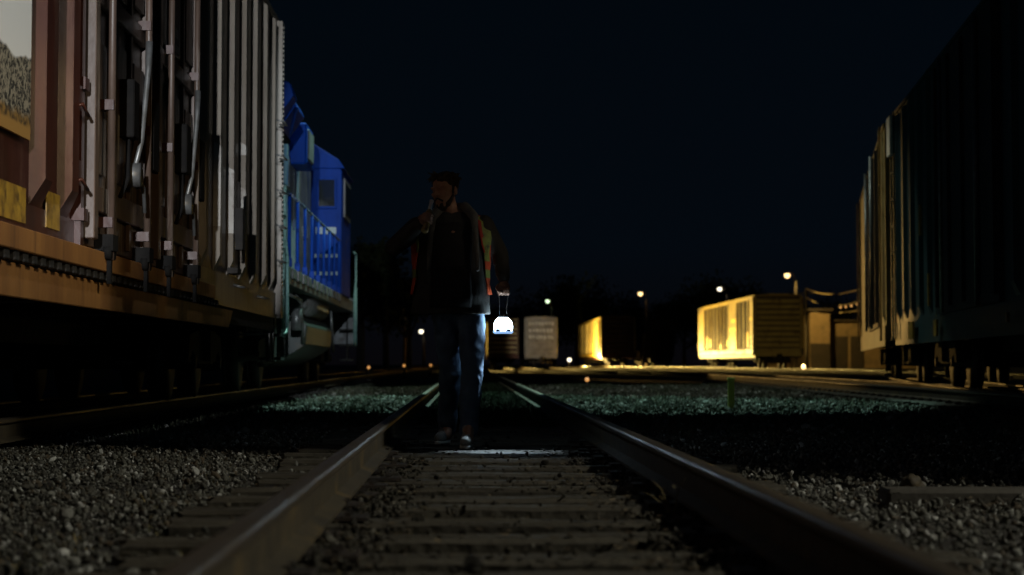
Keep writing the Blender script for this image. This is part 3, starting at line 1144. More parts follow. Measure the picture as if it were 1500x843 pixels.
cab = cb.build('cab', ['blue'], loco, bevel=.015)
for s in (-1, 1):
    wf = MB()
    wf.box(s * 1.22 - .2, s * 1.22 + .2, lq(33.40), lq(33.5) - .001, 3.72, 4.36, 0)
    fr = wf.build('window_frame', 'blue', cab, bevel=.01)
    pn = MB()
    pn.box(s * 1.22 - .16, s * 1.22 + .16, lq(33.385), lq(33.398), 3.77, 4.31)
    pn.build('window_pane', 'glass', fr)
    wf = MB()
    wf.box(min(s * 1.521, s * 1.55), max(s * 1.521, s * 1.55), lq(34.0), lq(35.6), 3.6, 4.4)
    fr = wf.build('window_frame', 'loco_grey', cab)
    pn = MB()
    pn.box(min(s * 1.552, s * 1.56), max(s * 1.552, s * 1.56), lq(34.1), lq(35.5), 3.68, 4.32)
    pn.build('window_pane', 'glass', fr)
pl = MB()
pl.box(1.0, 1.42, lq(33.395), lq(33.41), 3.2, 3.34)
pl.build('number_plate', 'plate_pale', cab)
for z_ in (2.72, 2.36):
    pl = MB()
    pl.box(.98, 1.46, lq(33.40), lq(33.415), z_, z_ + .07)
    pl.build('grab_bar', 'plate_pale', cab)
ns = MB()
ns.prism([(-1.1, 1.98), (1.1, 1.98), (1.1, 3.1), (.8, 3.5), (-.8, 3.5), (-1.1, 3.1)], lq(36.0), lq(37.3), 0)
ns.build('nose', 'blue', loco, bevel=.03)
for s in (-1, 1):
    hr = MB()
    xx = s * 1.5
    hr.tube([(xx, lq(y_), 3.05) for y_ in (23.5, 26, 29, 33.3)], .022, 8, 0)
    hr.build('handrail', 'blue_worn', loco)
    for i in range(9):
        yy = 23.9 + i * 1.15
        sn = MB()
        sn.cyl((xx, lq(yy), 1.9), (xx, lq(yy), 3.05), .026, 8)
        sn.box(xx - .04, xx + .04, lq(yy) - .04, lq(yy) + .04, 1.98, 2.1)
        sn.build('stanchion', 'blue', loco)
    for Y0, dr in ((23.15, 1), (37.3, -1)):
        gr = MB()
        xo = s * 1.54
        gr.tube([(xo, lq(Y0 + .35 * dr), 3.06), (xo, lq(Y0 - .22 * dr), 3.06), (xo, lq(Y0 - .25 * dr), 2.98), (xo, lq(Y0 - .25 * dr), 2.45),
                 (xo, lq(Y0 + .15 * dr), 2.05), (xo, lq(Y0 + .15 * dr), 1.1), (xo, lq(Y0), 1.0), (xo, lq(Y0 - .3 * dr), .96)], .026, 8)
        gr.tube([(xo, lq(Y0 - .3 * dr), 2.3), (xo, lq(Y0 - .38 * dr), 1.6), (xo, lq(Y0 - .38 * dr), 1.0)], .024, 8)
        gr.build('step_rail', 'turquoise', loco)
        sb = MB()
        for z_ in (.62, .95, 1.3, 1.65):
            sb.box(min(s * 1.2, s * 1.5), max(s * 1.2, s * 1.5), lq(Y0 - .25), lq(Y0 + .25), z_, z_ + .04)
        sb.bar((s * 1.35, lq(Y0 + .25), .6), (s * 1.35, lq(Y0 + .25), 1.75), .3, .03)
        sb.build('step', 'under', loco)
tk = MB()
pr = []
for i in range(25):
    t = i / 24
    pr.append((-1.42 + 2.84 * t, .45 + .42 * abs(2 * t - 1) ** 2.6))
pr += [(1.45, 1.2), (1.3, 1.36), (-1.3, 1.36), (-1.45, 1.2)]
tk.prism(pr, lq(27.0), lq(32.1), 0)
tk.prism([(a * 1.012, z_ - .004 if z_ < 1 else z_ + .006) for a, z_ in pr], lq(26.96), lq(27.04), 0)
tk.build('fuel_tank', 'loco_dark', loco, bevel=.02)
for s in (-1, 1):
    ar = MB()
    ar.cyl((s * 1.25, lq(27.4), 1.58), (s * 1.25, lq(31.6), 1.58), .19, 20)
    ar.ball((s * 1.25, lq(27.4), 1.58), (.19, .09, .19), 16)
    ar.build('air_reservoir', 'galv', loco)
    pp = MB()
    pp.tube([(s * 1.4, lq(25.6), 1.65), (s * 1.42, lq(26.4), 1.55), (s * 1.42, lq(26.6), 1.2), (s * 1.4, lq(26.9), .9)], .03, 8)
    pp.build('brake_pipe', 'galv', loco)
    pp = MB()
    pp.tube([(s * 1.44, lq(24.0), 1.6), (s * 1.44, lq(26.3), 1.58)], .025, 8)
    pp.cyl((s * 1.36, lq(26.3), 1.45), (s * 1.36, lq(26.3), 1.1), .09, 12)
    pp.build('brake_pipe', 'galv', loco)
    pp = MB()
    pp.tube([(s * 1.4, lq(32.4), 1.6), (s * 1.42, lq(32.5), 1.2), (s * 1.4, lq(33.0), .8)], .03, 8)
    pp.build('brake_pipe', 'galv', loco)
add_truck(loco, lq(24.95), half=1.2, r=.5)
add_truck(loco, lq(35.0), half=1.2, r=.5)
add_coupler(loco, lq(22.9), -1)


# ---- plainer boxcars of the yard ---------------------------------------------------------
def boxcar(label, x, y, rz, length, mats, top=5.2, half=1.58, ribs=10, door=None, group=None, sill_z=.9, end_ribs=9, ladder=True, ribd=.07, end_letter=False,
           name='boxcar', panels=None):
    """mats: side, end, trim; local +y = length, built symmetric"""
    root = empty(name, (x, y, 0), label, 'boxcar', group, rz)
    h2 = length / 2
    b = MB()
    b.box(-half, half, -h2, h2, 1.15, top - .15, 0)
    b.prism([(-half - .03, top - .15), (half + .03, top - .15), (half + .03, top - .1), (.6, top), (-.6, top), (-half - .03, top - .1)], -h2 - .02, h2 + .02, 2)
    d0, d1 = door if door else (0, 0)
    for s in (-1, 1):
        for i in range(ribs):
            yy = -h2 + .5 + (length - 1.0) * i / (ribs - 1)
            if door and d0 - .15 < yy < d1 + .15:
                continue
            hat_rib(b, s, half, yy, 1.35, top - .2, ribd, .28, .18, 0)
        b.box(min(s * half, s * (half + .03)), max(s * half, s * (half + .03)), -h2, h2, sill_z, 1.3, 2)
    for s in (-1, 1):                                                # corrugated ends
        for i in range(end_ribs):
            zz = 1.4 + (top - 1.9) * i / max(end_ribs - 1, 1)
            y0 = s * h2
            b.prism([(y0, zz - .14), (y0 + s * .07, zz - .05), (y0 + s * .07, zz + .05), (y0, zz + .14)], -half + .12, half - .12, 1, axis='x')
        b.box(-half + .004, half - .004, min(s * h2, s * (h2 + .015)), max(s * h2, s * (h2 + .015)), 1.0, 1.32, 1)
        for q in (-1, 1):
            b.box(min(q * half * .95, q * half), max(q * half * .95, q * half) - .003, min(s * h2, s * (h2 + .02)), max(s * h2, s * (h2 + .02)), 1.33, top - .2, 1)
    b.build('body', list(mats), root)
    if door:
        for s in (-1, 1):
            d = MB()
            x0 = s * (half + .0)
            d.box(min(x0, x0 + s * .06), max(x0, x0 + s * .06), d0, d1, 1.31, top - .25, 0)
            for q in range(5):
                yy = d0 + .1 + (d1 - d0 - .2) * q / 4
                d.box(min(x0 + s * .061, x0 + s * .11), max(x0 + s * .061, x0 + s * .11), yy - .05, yy + .05, 1.4, top - .3, 0)
            dr = d.build('door', mats[3] if len(mats) > 3 else mats[0], root)
            for q in (.2, .8):
                lb = MB()
                lb.cyl((x0 + s * .15, d0 + (d1 - d0) * q, 1.3), (x0 + s * .15, d0 + (d1 - d0) * q, top - .3), .03, 8)
                lb.build('locking_bar', 'galv', dr)
    u_ = MB()
    u_.box(-.35, .35, -h2 + .2, h2 - .2, .75, 1.15)
    u_.box(-half + .1, half - .1, -h2 + .05, h2 - .05, 1.0, 1.149)
    u_.build('underframe', 'under', root)
    add_truck(root, -h2 + 2.3)
    add_truck(root, h2 - 2.3)
    add_coupler(root, h2, 1)
    add_coupler(root, -h2, -1)
    if ladder:
        for s in (-1, 1):
            for q in (-1, 1):
                add_ladder(root, s * (half + .09), q * (h2 - .08) - (.42 if q > 0 else 0), q * (h2 - .08) + (.42 if q < 0 else 0), 1.0, top - .15, 9, mats[2])
    return root


# right side: dark teal boxcar, then the tan one
def car_from_edge(A_, B_, half):
    """A_, B_ = ground points of the car's left-hand side line, near and far -> centre, rotation, length"""
    A_, B_ = Vector((*A_, 0)), Vector((*B_, 0))
    d = (B_ - A_)
    n_ = Vector((d.y, -d.x, 0)).normalized()
    c = (A_ + B_) / 2 + n_ * half
    return c.x, c.y, math.atan2(d.y, d.x) - PI / 2, d.length


cx, cy, rz, ln = car_from_edge((5.55, 14.0), (7.78, 29.8), 1.66)
teal = boxcar('dark teal boxcar in shadow, nearest car on the right of the track', cx, cy, rz, ln, ('teal', 'teal', 'teal', 'dark_car'), top=5.28, ribs=16, door=(-2.6, 2.4))
pl = MB()
pl.box(-1.74, -1.66, ln / 2 - .5, ln / 2 - .02, 4.35, 5.05)
pl.build('end_panel', 'white_paint', teal)
for yy, z0, z1, w_ in ((3.0, 1.45, 1.95, .08), (2.2, .98, 1.22, .3), (4.9, .98, 1.26, .6), (3.9, 2.6, 3.1, .05), (-1.5, 1.3, 1.36, .12), (-3.4, 1.05, 1.16, .1)):
    pl = MB()
    pl.box(-1.70, -1.665, yy, yy + w_, z0, z1)
    pl.build('reflector_strip', 'reflector', teal)
cx, cy, rz, ln = car_from_edge((7.94, 31.2), (11.2, 46.7), 1.66)
tanc = boxcar('tan boxcar with warm lit side and dark door, behind the dark teal boxcar', cx, cy, rz, ln, ('tan', 'tan', 'tan', 'dark_car'), top=5.28, ribs=2, door=(-5.5, -.1), ribd=.05)

# far yard cars
yc = boxcar('long yellow boxcar with dark ribbed bays and corrugated end', 19.6 + 1.6, 111.4 + 13.2, 0, 26.4, ('bay', 'yellow_end', 'yellow'), top=5.28, ribs=26, ribd=.11, end_ribs=10)


def side_frame(root, half, cols, z0, z1, h2, seed):
    """yellow posts, top chord and sill over the dark bays, with broken reflective patches low on the side"""
    rnd = random.Random(seed)
    f_, r_, k_ = MB(), MB(), MB()
    for s in (-1, 1):
        def bx(mb, c0, c1, a, b_, d0, d1):
            q0, q1 = sorted((s * (half + d0), s * (half + d1)))
            mb.box(q0, q1, c0, c1, a, b_)
        for c0, c1 in cols:
            bx(f_, c0, c1, z0 + .18, z1 - .22, .005, .17)
            zz = z0 + .2
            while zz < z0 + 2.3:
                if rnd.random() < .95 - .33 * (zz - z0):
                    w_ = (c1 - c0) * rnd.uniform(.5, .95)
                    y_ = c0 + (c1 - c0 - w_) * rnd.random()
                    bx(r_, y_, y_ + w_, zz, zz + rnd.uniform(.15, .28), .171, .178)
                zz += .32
        yy = -h2 + .55
        while yy < h2:
            if not any(c0 - .2 < yy < c1 + .2 for c0, c1 in cols):
                bx(f_, yy - .1, yy + .1, z0 + .18, z1 - .22, .005, .125)
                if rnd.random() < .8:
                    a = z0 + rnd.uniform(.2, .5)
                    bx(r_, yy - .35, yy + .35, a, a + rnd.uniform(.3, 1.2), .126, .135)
            yy += 1.75
        bx(f_, -h2, h2, z1 - .219, z1, .005, .17)
        bx(k_, -h2, h2, z0 - .25, z0 + .179, .005, .17)
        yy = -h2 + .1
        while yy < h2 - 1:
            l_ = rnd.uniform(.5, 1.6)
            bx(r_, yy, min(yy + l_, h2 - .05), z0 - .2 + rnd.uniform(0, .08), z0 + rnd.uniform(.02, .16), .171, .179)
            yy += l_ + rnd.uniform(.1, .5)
    o = f_.build('side_frame', 'yellow', root)
    k_.build('sill_beam', 'bay', o)
    tag(r_.build('glow_patches', 'glow_yellow', o), kind='stuff')


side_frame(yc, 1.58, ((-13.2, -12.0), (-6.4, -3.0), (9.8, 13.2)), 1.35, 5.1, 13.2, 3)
rc = boxcar('red brown boxcar whose side glows yellow, left of the lamp post', 13.4 + 1.6, 163 + 17, 0, 34, ('bay', 'redbrown', 'redbrown'), top=5.28, ribs=16, ribd=.11, end_ribs=8)
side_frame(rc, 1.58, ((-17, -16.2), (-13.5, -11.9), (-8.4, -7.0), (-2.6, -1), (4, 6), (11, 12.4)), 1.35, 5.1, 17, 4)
gc = boxcar('pale grey boxcar seen end on behind the lantern', 5.95 + 1.6, 168 + 9, 0, 18, ('grey_car', 'grey_car', 'grey_car'), top=5.28, ribs=12, end_ribs=7)
boxcar('dark brown boxcar with a narrow gold lit edge between the man and the lantern', 2.2 + 1.5, 170 + 9, 0, 18, ('yellow_end', 'redbrown', 'redbrown'), top=5.25, half=1.5, ribs=10, end_ribs=8)  # yellow side colour carries the gold light on its edge
# worn lettering blocks on the grey car end (illegible at this distance)
rl = random.Random(3)
for row, z_ in enumerate((4.55, 3.85, 3.15)):
    lt = MB()
    xx = -1.25
    while xx < 1.15:
        w_ = rl.uniform(.12, .3)
        lt.box(xx, xx + w_, -9.085, -9.075, z_ - rl.uniform(.1, .2), z_ + rl.uniform(.08, .2))
        xx += w_ + rl.uniform(.06, .16)
    lt.build('worn_lettering', 'white_paint', gc)


def hopper(label, x, y, length, m):
    root = empty('hopper_car', (x, y, 0), label, 'hopper car')
    h2 = length / 2
    b = MB()
    prof = [(-h2, 4.7), (h2, 4.7), (h2, 3.6), (h2 - 1.9, 1.7), (h2 - 2.4, 1.7), (h2 - 3.6, .8), (h2 - 4.4, .8), (h2 - 5.6, 1.7), (-h2 + 5.6, 1.7), (-h2 + 4.4, .8), (-h2 + 3.6, .8), (-h2 + 2.4, 1.7), (-h2 + 1.9, 1.7), (-h2, 3.6)]
    b.prism(prof, -1.5, 1.5, 0, axis='x')
    for s in (-1, 1):
        for i in range(11):
            yy = -h2 + .3 + (length - .6) * i / 10
            b.box(min(s * 1.5, s * 1.6), max(s * 1.5, s * 1.6), yy - .07, yy + .07, 1.9 if abs(yy) < h2 - 2 else 3.4, 4.7, 0)
    b.build('body', m, root)
    u_ = MB()
    u_.box(-.3, .3, -h2 - .2, h2 + .2, .95, 1.2)
    for s in (-1, 1):
        for q in (-1, 1):
            u_.bar((q * 1.2, s * (h2 - .2), 1.1), (q * 1.2, s * (h2 - .2), 4.6), .12, .12)
    u_.build('underframe', 'under', root)
    add_truck(root, -h2 + 1.5)
    add_truck(root, h2 - 1.5)
    add_coupler(root, -h2 - .2, -1)
    return root


hopper('black hopper car standing in the dark left of the yellow boxcar', 18.75, 165.8, 15, 'dark_car')  # black colour keeps its side as dark as shade under the yard lamps

# ------------------------------------------------------------------ building beyond the yard
bd = empty('warehouse', (0, 0, 0), 'low brown warehouse with a lit wall beyond the yellow boxcar', 'warehouse')
p0, p1, p2 = at(1187, 531, 175), at(1216, 531, 175), at(1275, 531, 175)
wl = MB()
wl.box(p0.x, p1.x, 175, 200, G0, 6.1, 0)
wl.box(p1.x, p2.x + 6, 176.5, 200, G0, 5.0, 0)
wl.box(p0.x + .02, p1.x - .02, 174.9, 174.999, G0, 2.6, 1)
wl.build('wall', ['wall_warm', 'wall_dark'], bd)
rf = MB()
rf.box(p0.x - .3, p1.x + .3, 174.6, 200.3, 6.1, 6.35)
rf.box(p1.x + .31, p2.x + 6.3, 176.1, 200.3, 5.0, 5.2)
rf.build('roof', 'wall_dark', bd)
for q in (0.35, .75):
    dr = MB()
    xx = p1.x + (p2.x - p1.x) * q
    dr.box(xx - .7, xx + .7, 176.4, 176.499, G0, 3.4)
    dr.build('door', 'wall_dark', bd)

# ------------------------------------------------------------------ lamps
BULB_WARM = emit('warm_lamp', (1.0, .66, .28), 3.0)
BULB_WHITE = emit('white_lamp', (1.0, .9, .66), 3.0)
BULB_GREEN = emit('greenish_lamp', (.72, 1.0, .6), 2.2)
BULB_ORANGE = emit('orange_marker', (1.0, .45, .12), .8)


def lamp_post(px, py, Y, bulb, label, side=1, arm_px=9, r=.26, power=0, col=(1, .7, .3), pole_top=8, aim=(1, -.55, -.12), cone=150):
    c = at(px, py, Y)
    pb = at(px + side * arm_px, py + pole_top, Y)
    root = empty('lamp_post', (pb.x, Y, G0), label, 'lamp post', 'yard lamp posts')
    p_ = MB()
    p_.tube([(0, 0, 0), (0, 0, pb.z * .5), (0, 0, pb.z + .05)], [.16, .14, .11], 10)
    p_.build('pole', 'pole', root)
    a_ = MB()
    dx = c.x - pb.x
    a_.tube([(0, 0, pb.z), (dx * .3, 0, c.z + .25), (dx * .9, 0, c.z + .3)], .06, 8)
    a_.build('arm', 'pole', root)
    hd = MB()
    hd.ball((dx, 0, c.z + .05 + r * .75), (r * 1.1, r * 1.1, r * .55), 14)
    h_ = hd.build('lamp_head', 'steel_dark', root)
    bl = MB()
    bl.ball((dx, -.05, c.z + .05), r, 16)
    bl.build('bulb', bulb, h_)
    if power:
        l = bpy.data.lights.new('yard_lamp_light', 'SPOT')
        l.spot_size = R(cone)
        l.spot_blend = .4
        l.energy = power
        l.color = col
        l.shadow_soft_size = .3
        o = bpy.data.objects.new('yard_lamp_light', l)
        COL.objects.link(o)
        o.location = (max(c.x, pb.x) + .45, Y, c.z - .1)
        o.rotation_euler = Vector(aim).to_track_quat('-Z', 'Y').to_euler()
    return root


SOD = (1.0, .68, .18)
lamp_post(938, 430, 172, BULB_WARM, 'warm street lamp above the red brown boxcar', 1, 9, .24)
lamp_post(1153, 403, 168, BULB_WARM, 'highest and brightest street lamp, standing behind the yellow boxcar', 1, 12, .3, power=3500, col=SOD, aim=(5, 7, -9), cone=110)
lamp_post(1054, 423, 160, BULB_WHITE, 'small street lamp peeking over the left half of the yellow boxcar', 1, 11, .22)
lamp_post(802, 441, 190, BULB_GREEN, 'greenish street lamp above the pale grey boxcar', 1, 6, .22)
lamp_post(588, 448, 130, BULB_WHITE, 'pale street lamp with a dim orange pole top, between locomotive and walking man', 1, 5, .2, power=19000, col=SOD, pole_top=6, aim=(1, -.4, -.14), cone=112)
lamp_post(617, 485, 150, BULB_WHITE, 'low white street lamp close to the left of the walking man', 1, 4, .2, power=4500, col=(1, .88, .66), aim=(11.8, 18, -.6), cone=26)


def low_lamp(px, py, Y, bulb, label, r=.2, power=0, col=SOD, name='ground_lamp', cat='ground lamp', aim=None):
    c = at(px, py, Y)
    root = empty(name, (c.x, Y, G0), label, cat)
    p_ = MB()
    p_.cyl((0, 0, 0), (0, 0, max(c.z - r * .8, .05)), .05, 8)
    p_.box(-.12, .12, -.12, .12, -.02, .06)
    p_.build('stem', 'steel_dark', root)
    bl = MB()
    bl.ball((0, 0, c.z + .05), r, 14)
    bl.build('bulb', bulb, root)
    if power:
        l = bpy.data.lights.new('low_lamp_light', 'SPOT' if aim else 'POINT')
        l.energy = power
        l.color = col
        l.shadow_soft_size = .2
        o = bpy.data.objects.new('low_lamp_light', l)
        COL.objects.link(o)
        o.location = (c.x, Y, c.z + r + .35)
        if aim:
            l.spot_size = R(172)
            l.spot_blend = .1
            o.location = (c.x + r + .1, Y, c.z)
            o.rotation_euler = Vector(aim).to_track_quat('-Z', 'Y').to_euler()
    return root


low_lamp(834, 527, 168, BULB_WHITE, 'small white lamp low on the ground left of the red brown boxcar', .19, power=18000, aim=(1, 0, .05))
low_lamp(1177, 537, 98, BULB_WARM, 'bright warm lamp low on the ground below the yellow boxcar end', .13, power=330)
for px, py, Y, lb in ((860, 554, 42, 'orange reflector glow on the grass right of the track'),
                      (540, 537, 62, 'orange marker glint on the left track behind the locomotive'),
                      (592, 534.5, 70, 'orange marker glint on the left track nearer the walking man'),
                      (631, 534, 80, 'orange marker glint beside the left leg of the walking man')):
    low_lamp(px, py, Y, BULB_ORANGE, lb, .055, name='reflector_glow', cat='marker light')  # reflectors made as glowing balls in place of caught light

# green marker post
p = at(1071, 592, 23.2)
gp = MB()
gp.box(-.045, .045, -.02, .02, 0, .43)
gp.box(-.055, .055, -.03, .03, .43, .46)
tag(gp.build('marker_post', 'post_green', loc=(p.x, p.y, G0), bevel=.006), 'short yellow green marker post standing in the gravel right of the track', 'marker post')

# ------------------------------------------------------------------ sagging cables and small bulbs at the right
for i, (ya, yb, sag) in enumerate(((425, 417, 12), (438, 434, 14), (457, 456, 6))):
    a_, b_ = at(1181, ya - 2, 142), at(1300, yb - 10, 80)
    q = []
    for k in range(17):
        t = k / 16
        v = a_.lerp(b_, t)
        v.z -= 4 * t * (1 - t) * sag / 2400 * 100 * 1.3
        q.append(v)
    cbm = MB()
    cbm.tube(q, .045, 6)
    tag(cbm.build('overhead_cable', 'cable'), ['topmost of the three sagging cables left of the tan boxcar', 'middle sagging cable, the one with bulbs, left of the tan boxcar',
                                               'lowest and flattest of the sagging cables left of the tan boxcar'][i], 'cable', 'sagging cables')
    if i == 1:
        for k in (9, 10, 11, 12):
            v = q[k]
            bl = MB()
            bl.ball((0, 0, 0), .07, 10, 0)
            bl.cyl((0, 0, .06), (0, 0, .13), .03, 8, 1)
            tag(bl.build('string_bulb', [BULB_ORANGE, 'steel_dark'], loc=(v.x, v.y, v.z - .13)), 'small orange bulb hanging in the row on the middle sagging cable', 'bulb', 'bulbs on the sagging cable')
for k, px in enumerate((1181, 1300)):
    Y = (142, 80)[k]
    a_ = at(px, (421, 405)[k], Y)
    pm = MB()
    pm.tube([(0, 0, 0), (0, 0, a_.z)], [.15, .1], 8)
    pm.box(-.9, .9, -.05, .05, a_.z - .5, a_.z - .38)
    tag(pm.build('utility_pole', 'bark', loc=(a_.x, Y, G0)), ['dark utility pole at the left end of the sagging cables', 'dark utility pole behind the tan boxcar holding the sagging cables'][k], 'utility pole')


# ------------------------------------------------------------------ trees (dark crowns)
def tree_proto(seed, h, spread, label, group):
    rnd = random.Random(seed)
    root = empty('tree', (0, 0, G0), label, 'tree', group)
    t = MB()
    t.tube([(0, 0, 0), (.1, 0, h * .3), (-.05, .1, h * .6), (0, 0, h * .85)], [h * .03, h * .024, h * .015, h * .005], 8)
    cl = []
    for i in range(11):
        a = rnd.uniform(0, 2 * PI)
        z0 = h * rnd.uniform(.25, .6)
        r_ = spread * rnd.uniform(.5, 1)
        e_ = Vector((math.cos(a) * r_, math.sin(a) * r_, z0 + h * rnd.uniform(.1, .35)))
        t.tube([(0, 0, z0), (e_.x * .5, e_.y * .5, z0 + (e_.z - z0) * .6), tuple(e_)], [h * .012, h * .008, h * .003], 6)
        cl.append((e_, spread * rnd.uniform(.28, .5)))
    for i in range(6):
        cl.append((Vector((rnd.uniform(-.3, .3) * spread, rnd.uniform(-.3, .3) * spread, h * rnd.uniform(.6, .92))), spread * rnd.uniform(.25, .45)))
    t.build('trunk', 'bark', root)
    P, S = [], []
    for c, r_ in cl:
        for _ in range(170):
            d = Vector((rnd.gauss(0, 1), rnd.gauss(0, 1), rnd.gauss(0, .8))).normalized() * r_ * rnd.uniform(.3, 1.15)
            P.append(c + d)
            S.append(rnd.uniform(.1, .26) * h / 11)
    n = len(P)
    base = np.array([[-1, -.5, 0], [1, -.5, .2], [1, .5, 0], [-1, .5, .2]])
    v = np.einsum('nij,nkj->nki', rand_rot(n), base[None] * np.array(S)[:, None, None]) + np.array([tuple(p) for p in P])[:, None, :]
    f = np.array([[0, 1, 2, 3]])[None] + (np.arange(n) * 4)[:, None, None]
    o = np_mesh('crown', v.reshape(-1, 3), f.reshape(-1, 4), 'leaf')
    o.parent = root
    return root


FT = 'dark trees along the far edge of the yard'
LT = 'dark tree in the row of black crowns along the far edge of the yard'
tp = [tree_proto(11, 11, 5, LT, FT), tree_proto(12, 13, 5.5, LT, FT), tree_proto(13, 9, 4.5, LT, FT)]
spots = [(845, 404, 225, 1), (812, 425, 225, 2), (880, 432, 230, 0), (1038, 412, 220, 0), (1075, 415, 228, 2), (1002, 440, 225, 0), (960, 440, 232, 2),
         (765, 445, 235, 2), (720, 450, 230, 0), (1125, 440, 230, 2), (1180, 440, 235, 0), (915, 440, 235, 1), (1230, 445, 240, 2)]
used = set()
for px, py, Y, k in spots:
    o = tp[k] if k not in used else copy_tree(tp[k])
    used.add(k)
    c = at(px, py, Y)
    s = c.z / (11, 13, 9)[k] * 1.02
    o.location = (c.x, Y, G0)
    o.scale = (s, s, s)
    o.rotation_euler = (0, 0, random.uniform(0, 6))
nt = tree_proto(21, 12, 4.2, 'tall black tree behind the locomotive cab', 'black trees left of the walking man')
o = nt
for i, (px, py, Y, lb) in enumerate(((528, 330, 92, 'tall black tree directly beside the locomotive cab'), (566, 372, 100, 'black tree behind the bent elbow of the walking man'), (600, 400, 108, 'lower black tree behind the walking man'))):
    if i:
        o = copy_tree(nt)
    c = at(px, py, Y)
    o.location = (c.x, Y, G0)
    s = c.z / 12
    o.scale = (s, s, s)
    o.rotation_euler = (0, 0, i * 2.1)
    o['label'] = lb

# ------------------------------------------------------------------ the walking man
PY = 11.5


def PP(px, py, dy=0.0):
    return at(px, py, PY + dy)


man = empty('person', tuple(PP(668, 531).xy) + (0,), 'man in dark jacket, open orange vest and jeans, walking between rails with lantern and bottle', 'person')
OFF = man.location.copy()
HC = PP(651, 281, -.02)
HR = Euler((R(8), R(-4), R(-34)), 'XYZ').to_matrix()


def HL(x, y, z):
    return HC + HR @ Vector((x, y, z)) * 1.06


# body: one continuous skin
bd_ = MB()


def hb(c, r):
    bd_.ball(HL(*c), [q * 1.06 for q in r], 20, 0, HR)


def hcap(a, b, ra, rb=None):
    bd_.capsule(HL(*a), HL(*b), ra * 1.06, (ra if rb is None else rb) * 1.06, 10)


hb((0, .016, .032), (.076, .096, .088))
hb((0, -.022, -.03), (.06, .07, .084))
hb((0, -.066, -.09), (.03, .024, .024))
hcap((-.05, 0, -.05), (-.022, -.06, -.09), .024, .02)
hcap((.05, 0, -.05), (.022, -.06, -.09), .024, .02)
hcap((0, -.088, .018), (0, -.112, -.018), .008, .0125)
hcap((-.012, -.096, -.022), (.012, -.096, -.022), .0095)
hcap((-.046, -.074, .03), (-.01, -.088, .026), .0105)
hcap((.046, -.074, .03), (.01, -.088, .026), .0105)
hcap((-.048, -.066, -.012), (-.03, -.078, -.026), .013)
hcap((.048, -.066, -.012), (.03, -.078, -.026), .013)
hcap((-.02, -.086, -.05), (.02, -.086, -.05), .0065)
hcap((-.017, -.084, -.061), (.017, -.084, -.061), .0075)
for s in (-1, 1):
    hb((s * .031, -.072, .009), (.0125, .011, .0085))
    hb((s * .079, .014, -.004), (.009, .02, .031))
NB = PP(662, 322, .03)
bd_.capsule(HL(0, .022, -.06), NB, .056, .064, 14)
bd_.capsule(NB, PP(663, 345, .02), .1, .14, 16)
bd_.capsule(PP(663, 345, .02), PP(664, 450, .02), .12, .11, 16)
SHR, ELR, WRR = PP(708, 331, .0), PP(732, 372, .05), PP(738, 410, -.02)
SHL, ELL, WRL = PP(611, 334, .0), PP(576, 363, -.15), PP(617, 327, -.29)
for s_, e_, w_ in ((SHR, ELR, WRR), (SHL, ELL, WRL)):
    bd_.capsule(NB, s_, .06, .06)
    bd_.capsule(s_, e_, .055, .044)
    bd_.capsule(e_, w_, .042, .028)
HIPR, KNR, ANR = PP(690, 452, 0), PP(692, 546, -.16), PP(686, 623, -.2)
HIPL, KNL, ANL = PP(652, 452, .02), PP(660, 546, .1), PP(655, 620, .42)
for a_, b_, c_ in ((HIPR, KNR, ANR), (HIPL, KNL, ANL)):
    bd_.capsule(PP(668, 446, .02), a_, .09, .085)
    bd_.capsule(a_, b_, .085, .058)
    bd_.capsule(b_, c_, .056, .042)
    bd_.capsule(c_, (c_.x, c_.y - .1, .07), .042, .035)
# bottle hand
BA, BB = PP(621.5, 340, -.31), PP(632.5, 294, -.185)
ax = (BB - BA).normalized()
e1 = Vector((-1, .25, 0))
e1 = (e1 - ax * e1.dot(ax)).normalized()
e2 = ax.cross(e1)
if e2.y > 0:
    e2 = -e2
RB = .026
gc_ = BA + ax * .085
bd_.capsule(WRL, gc_ + e1 * (RB + .014) + ax * .01, .026, .024)
bd_.ball(gc_ + e1 * (RB + .016) + ax * .018, (.026, .03, .036), 12)
for k_ in range(4):
    c_ = gc_ + ax * (-.014 + .021 * k_)
    rr = RB + .0095
    last = None
    for j, an in enumerate((5, 50, 95, 140, (190, 200, 205, 185)[k_])):
        q = c_ + (e1 * math.cos(R(an)) + e2 * math.sin(R(an))) * rr
        if last is not None:
            bd_.capsule(last, q, .0098 - .0006 * j, .0094 - .0006 * j, 8)
        last = q
last = gc_ + e1 * (RB + .016) + ax * .03 - e2 * .01
for an, up in ((-40, .045), (-80, .055), (-115, .06)):
    q = gc_ + (e1 * math.cos(R(an)) + e2 * math.sin(R(an))) * (RB + .011) + ax * up
    bd_.capsule(last, q, .0115, .0105, 8)
    last = q
# lantern hand, closed on the bail
HB = PP(738, 428, -.02)
bd_.capsule(WRR, HB + Vector((0, .012, .05)), .027, .03)
bd_.ball(HB + Vector((0, .012, .042)), (.043, .022, .036), 14)
for k_, x_ in enumerate((-.034, -.0115, .0115, .034)):
    pth = [(x_, -.006, .034), (x_ * .98, -.03, .016), (x_ * .97, -.027, -.012), (x_ * .95, -.004, -.0195), (x_ * .94, .014, -.008)]
    for j in range(4):
        bd_.capsule(HB + Vector(pth[j]), HB + Vector(pth[j + 1]), .0105 - .0007 * j, .0098 - .0007 * j, 8)
pth = [(-.036, .01, .05), (-.05, -.018, .03), (-.04, -.036, .006), (-.018, -.04, -.004)]
for j in range(3):
    bd_.capsule(HB + Vector(pth[j]), HB + Vector(pth[j + 1]), .0125 - .001 * j, .0115 - .001 * j, 8)
bd_.build('body', 'skin', man, remesh=.0055, smooth_it=2, offset=OFF)

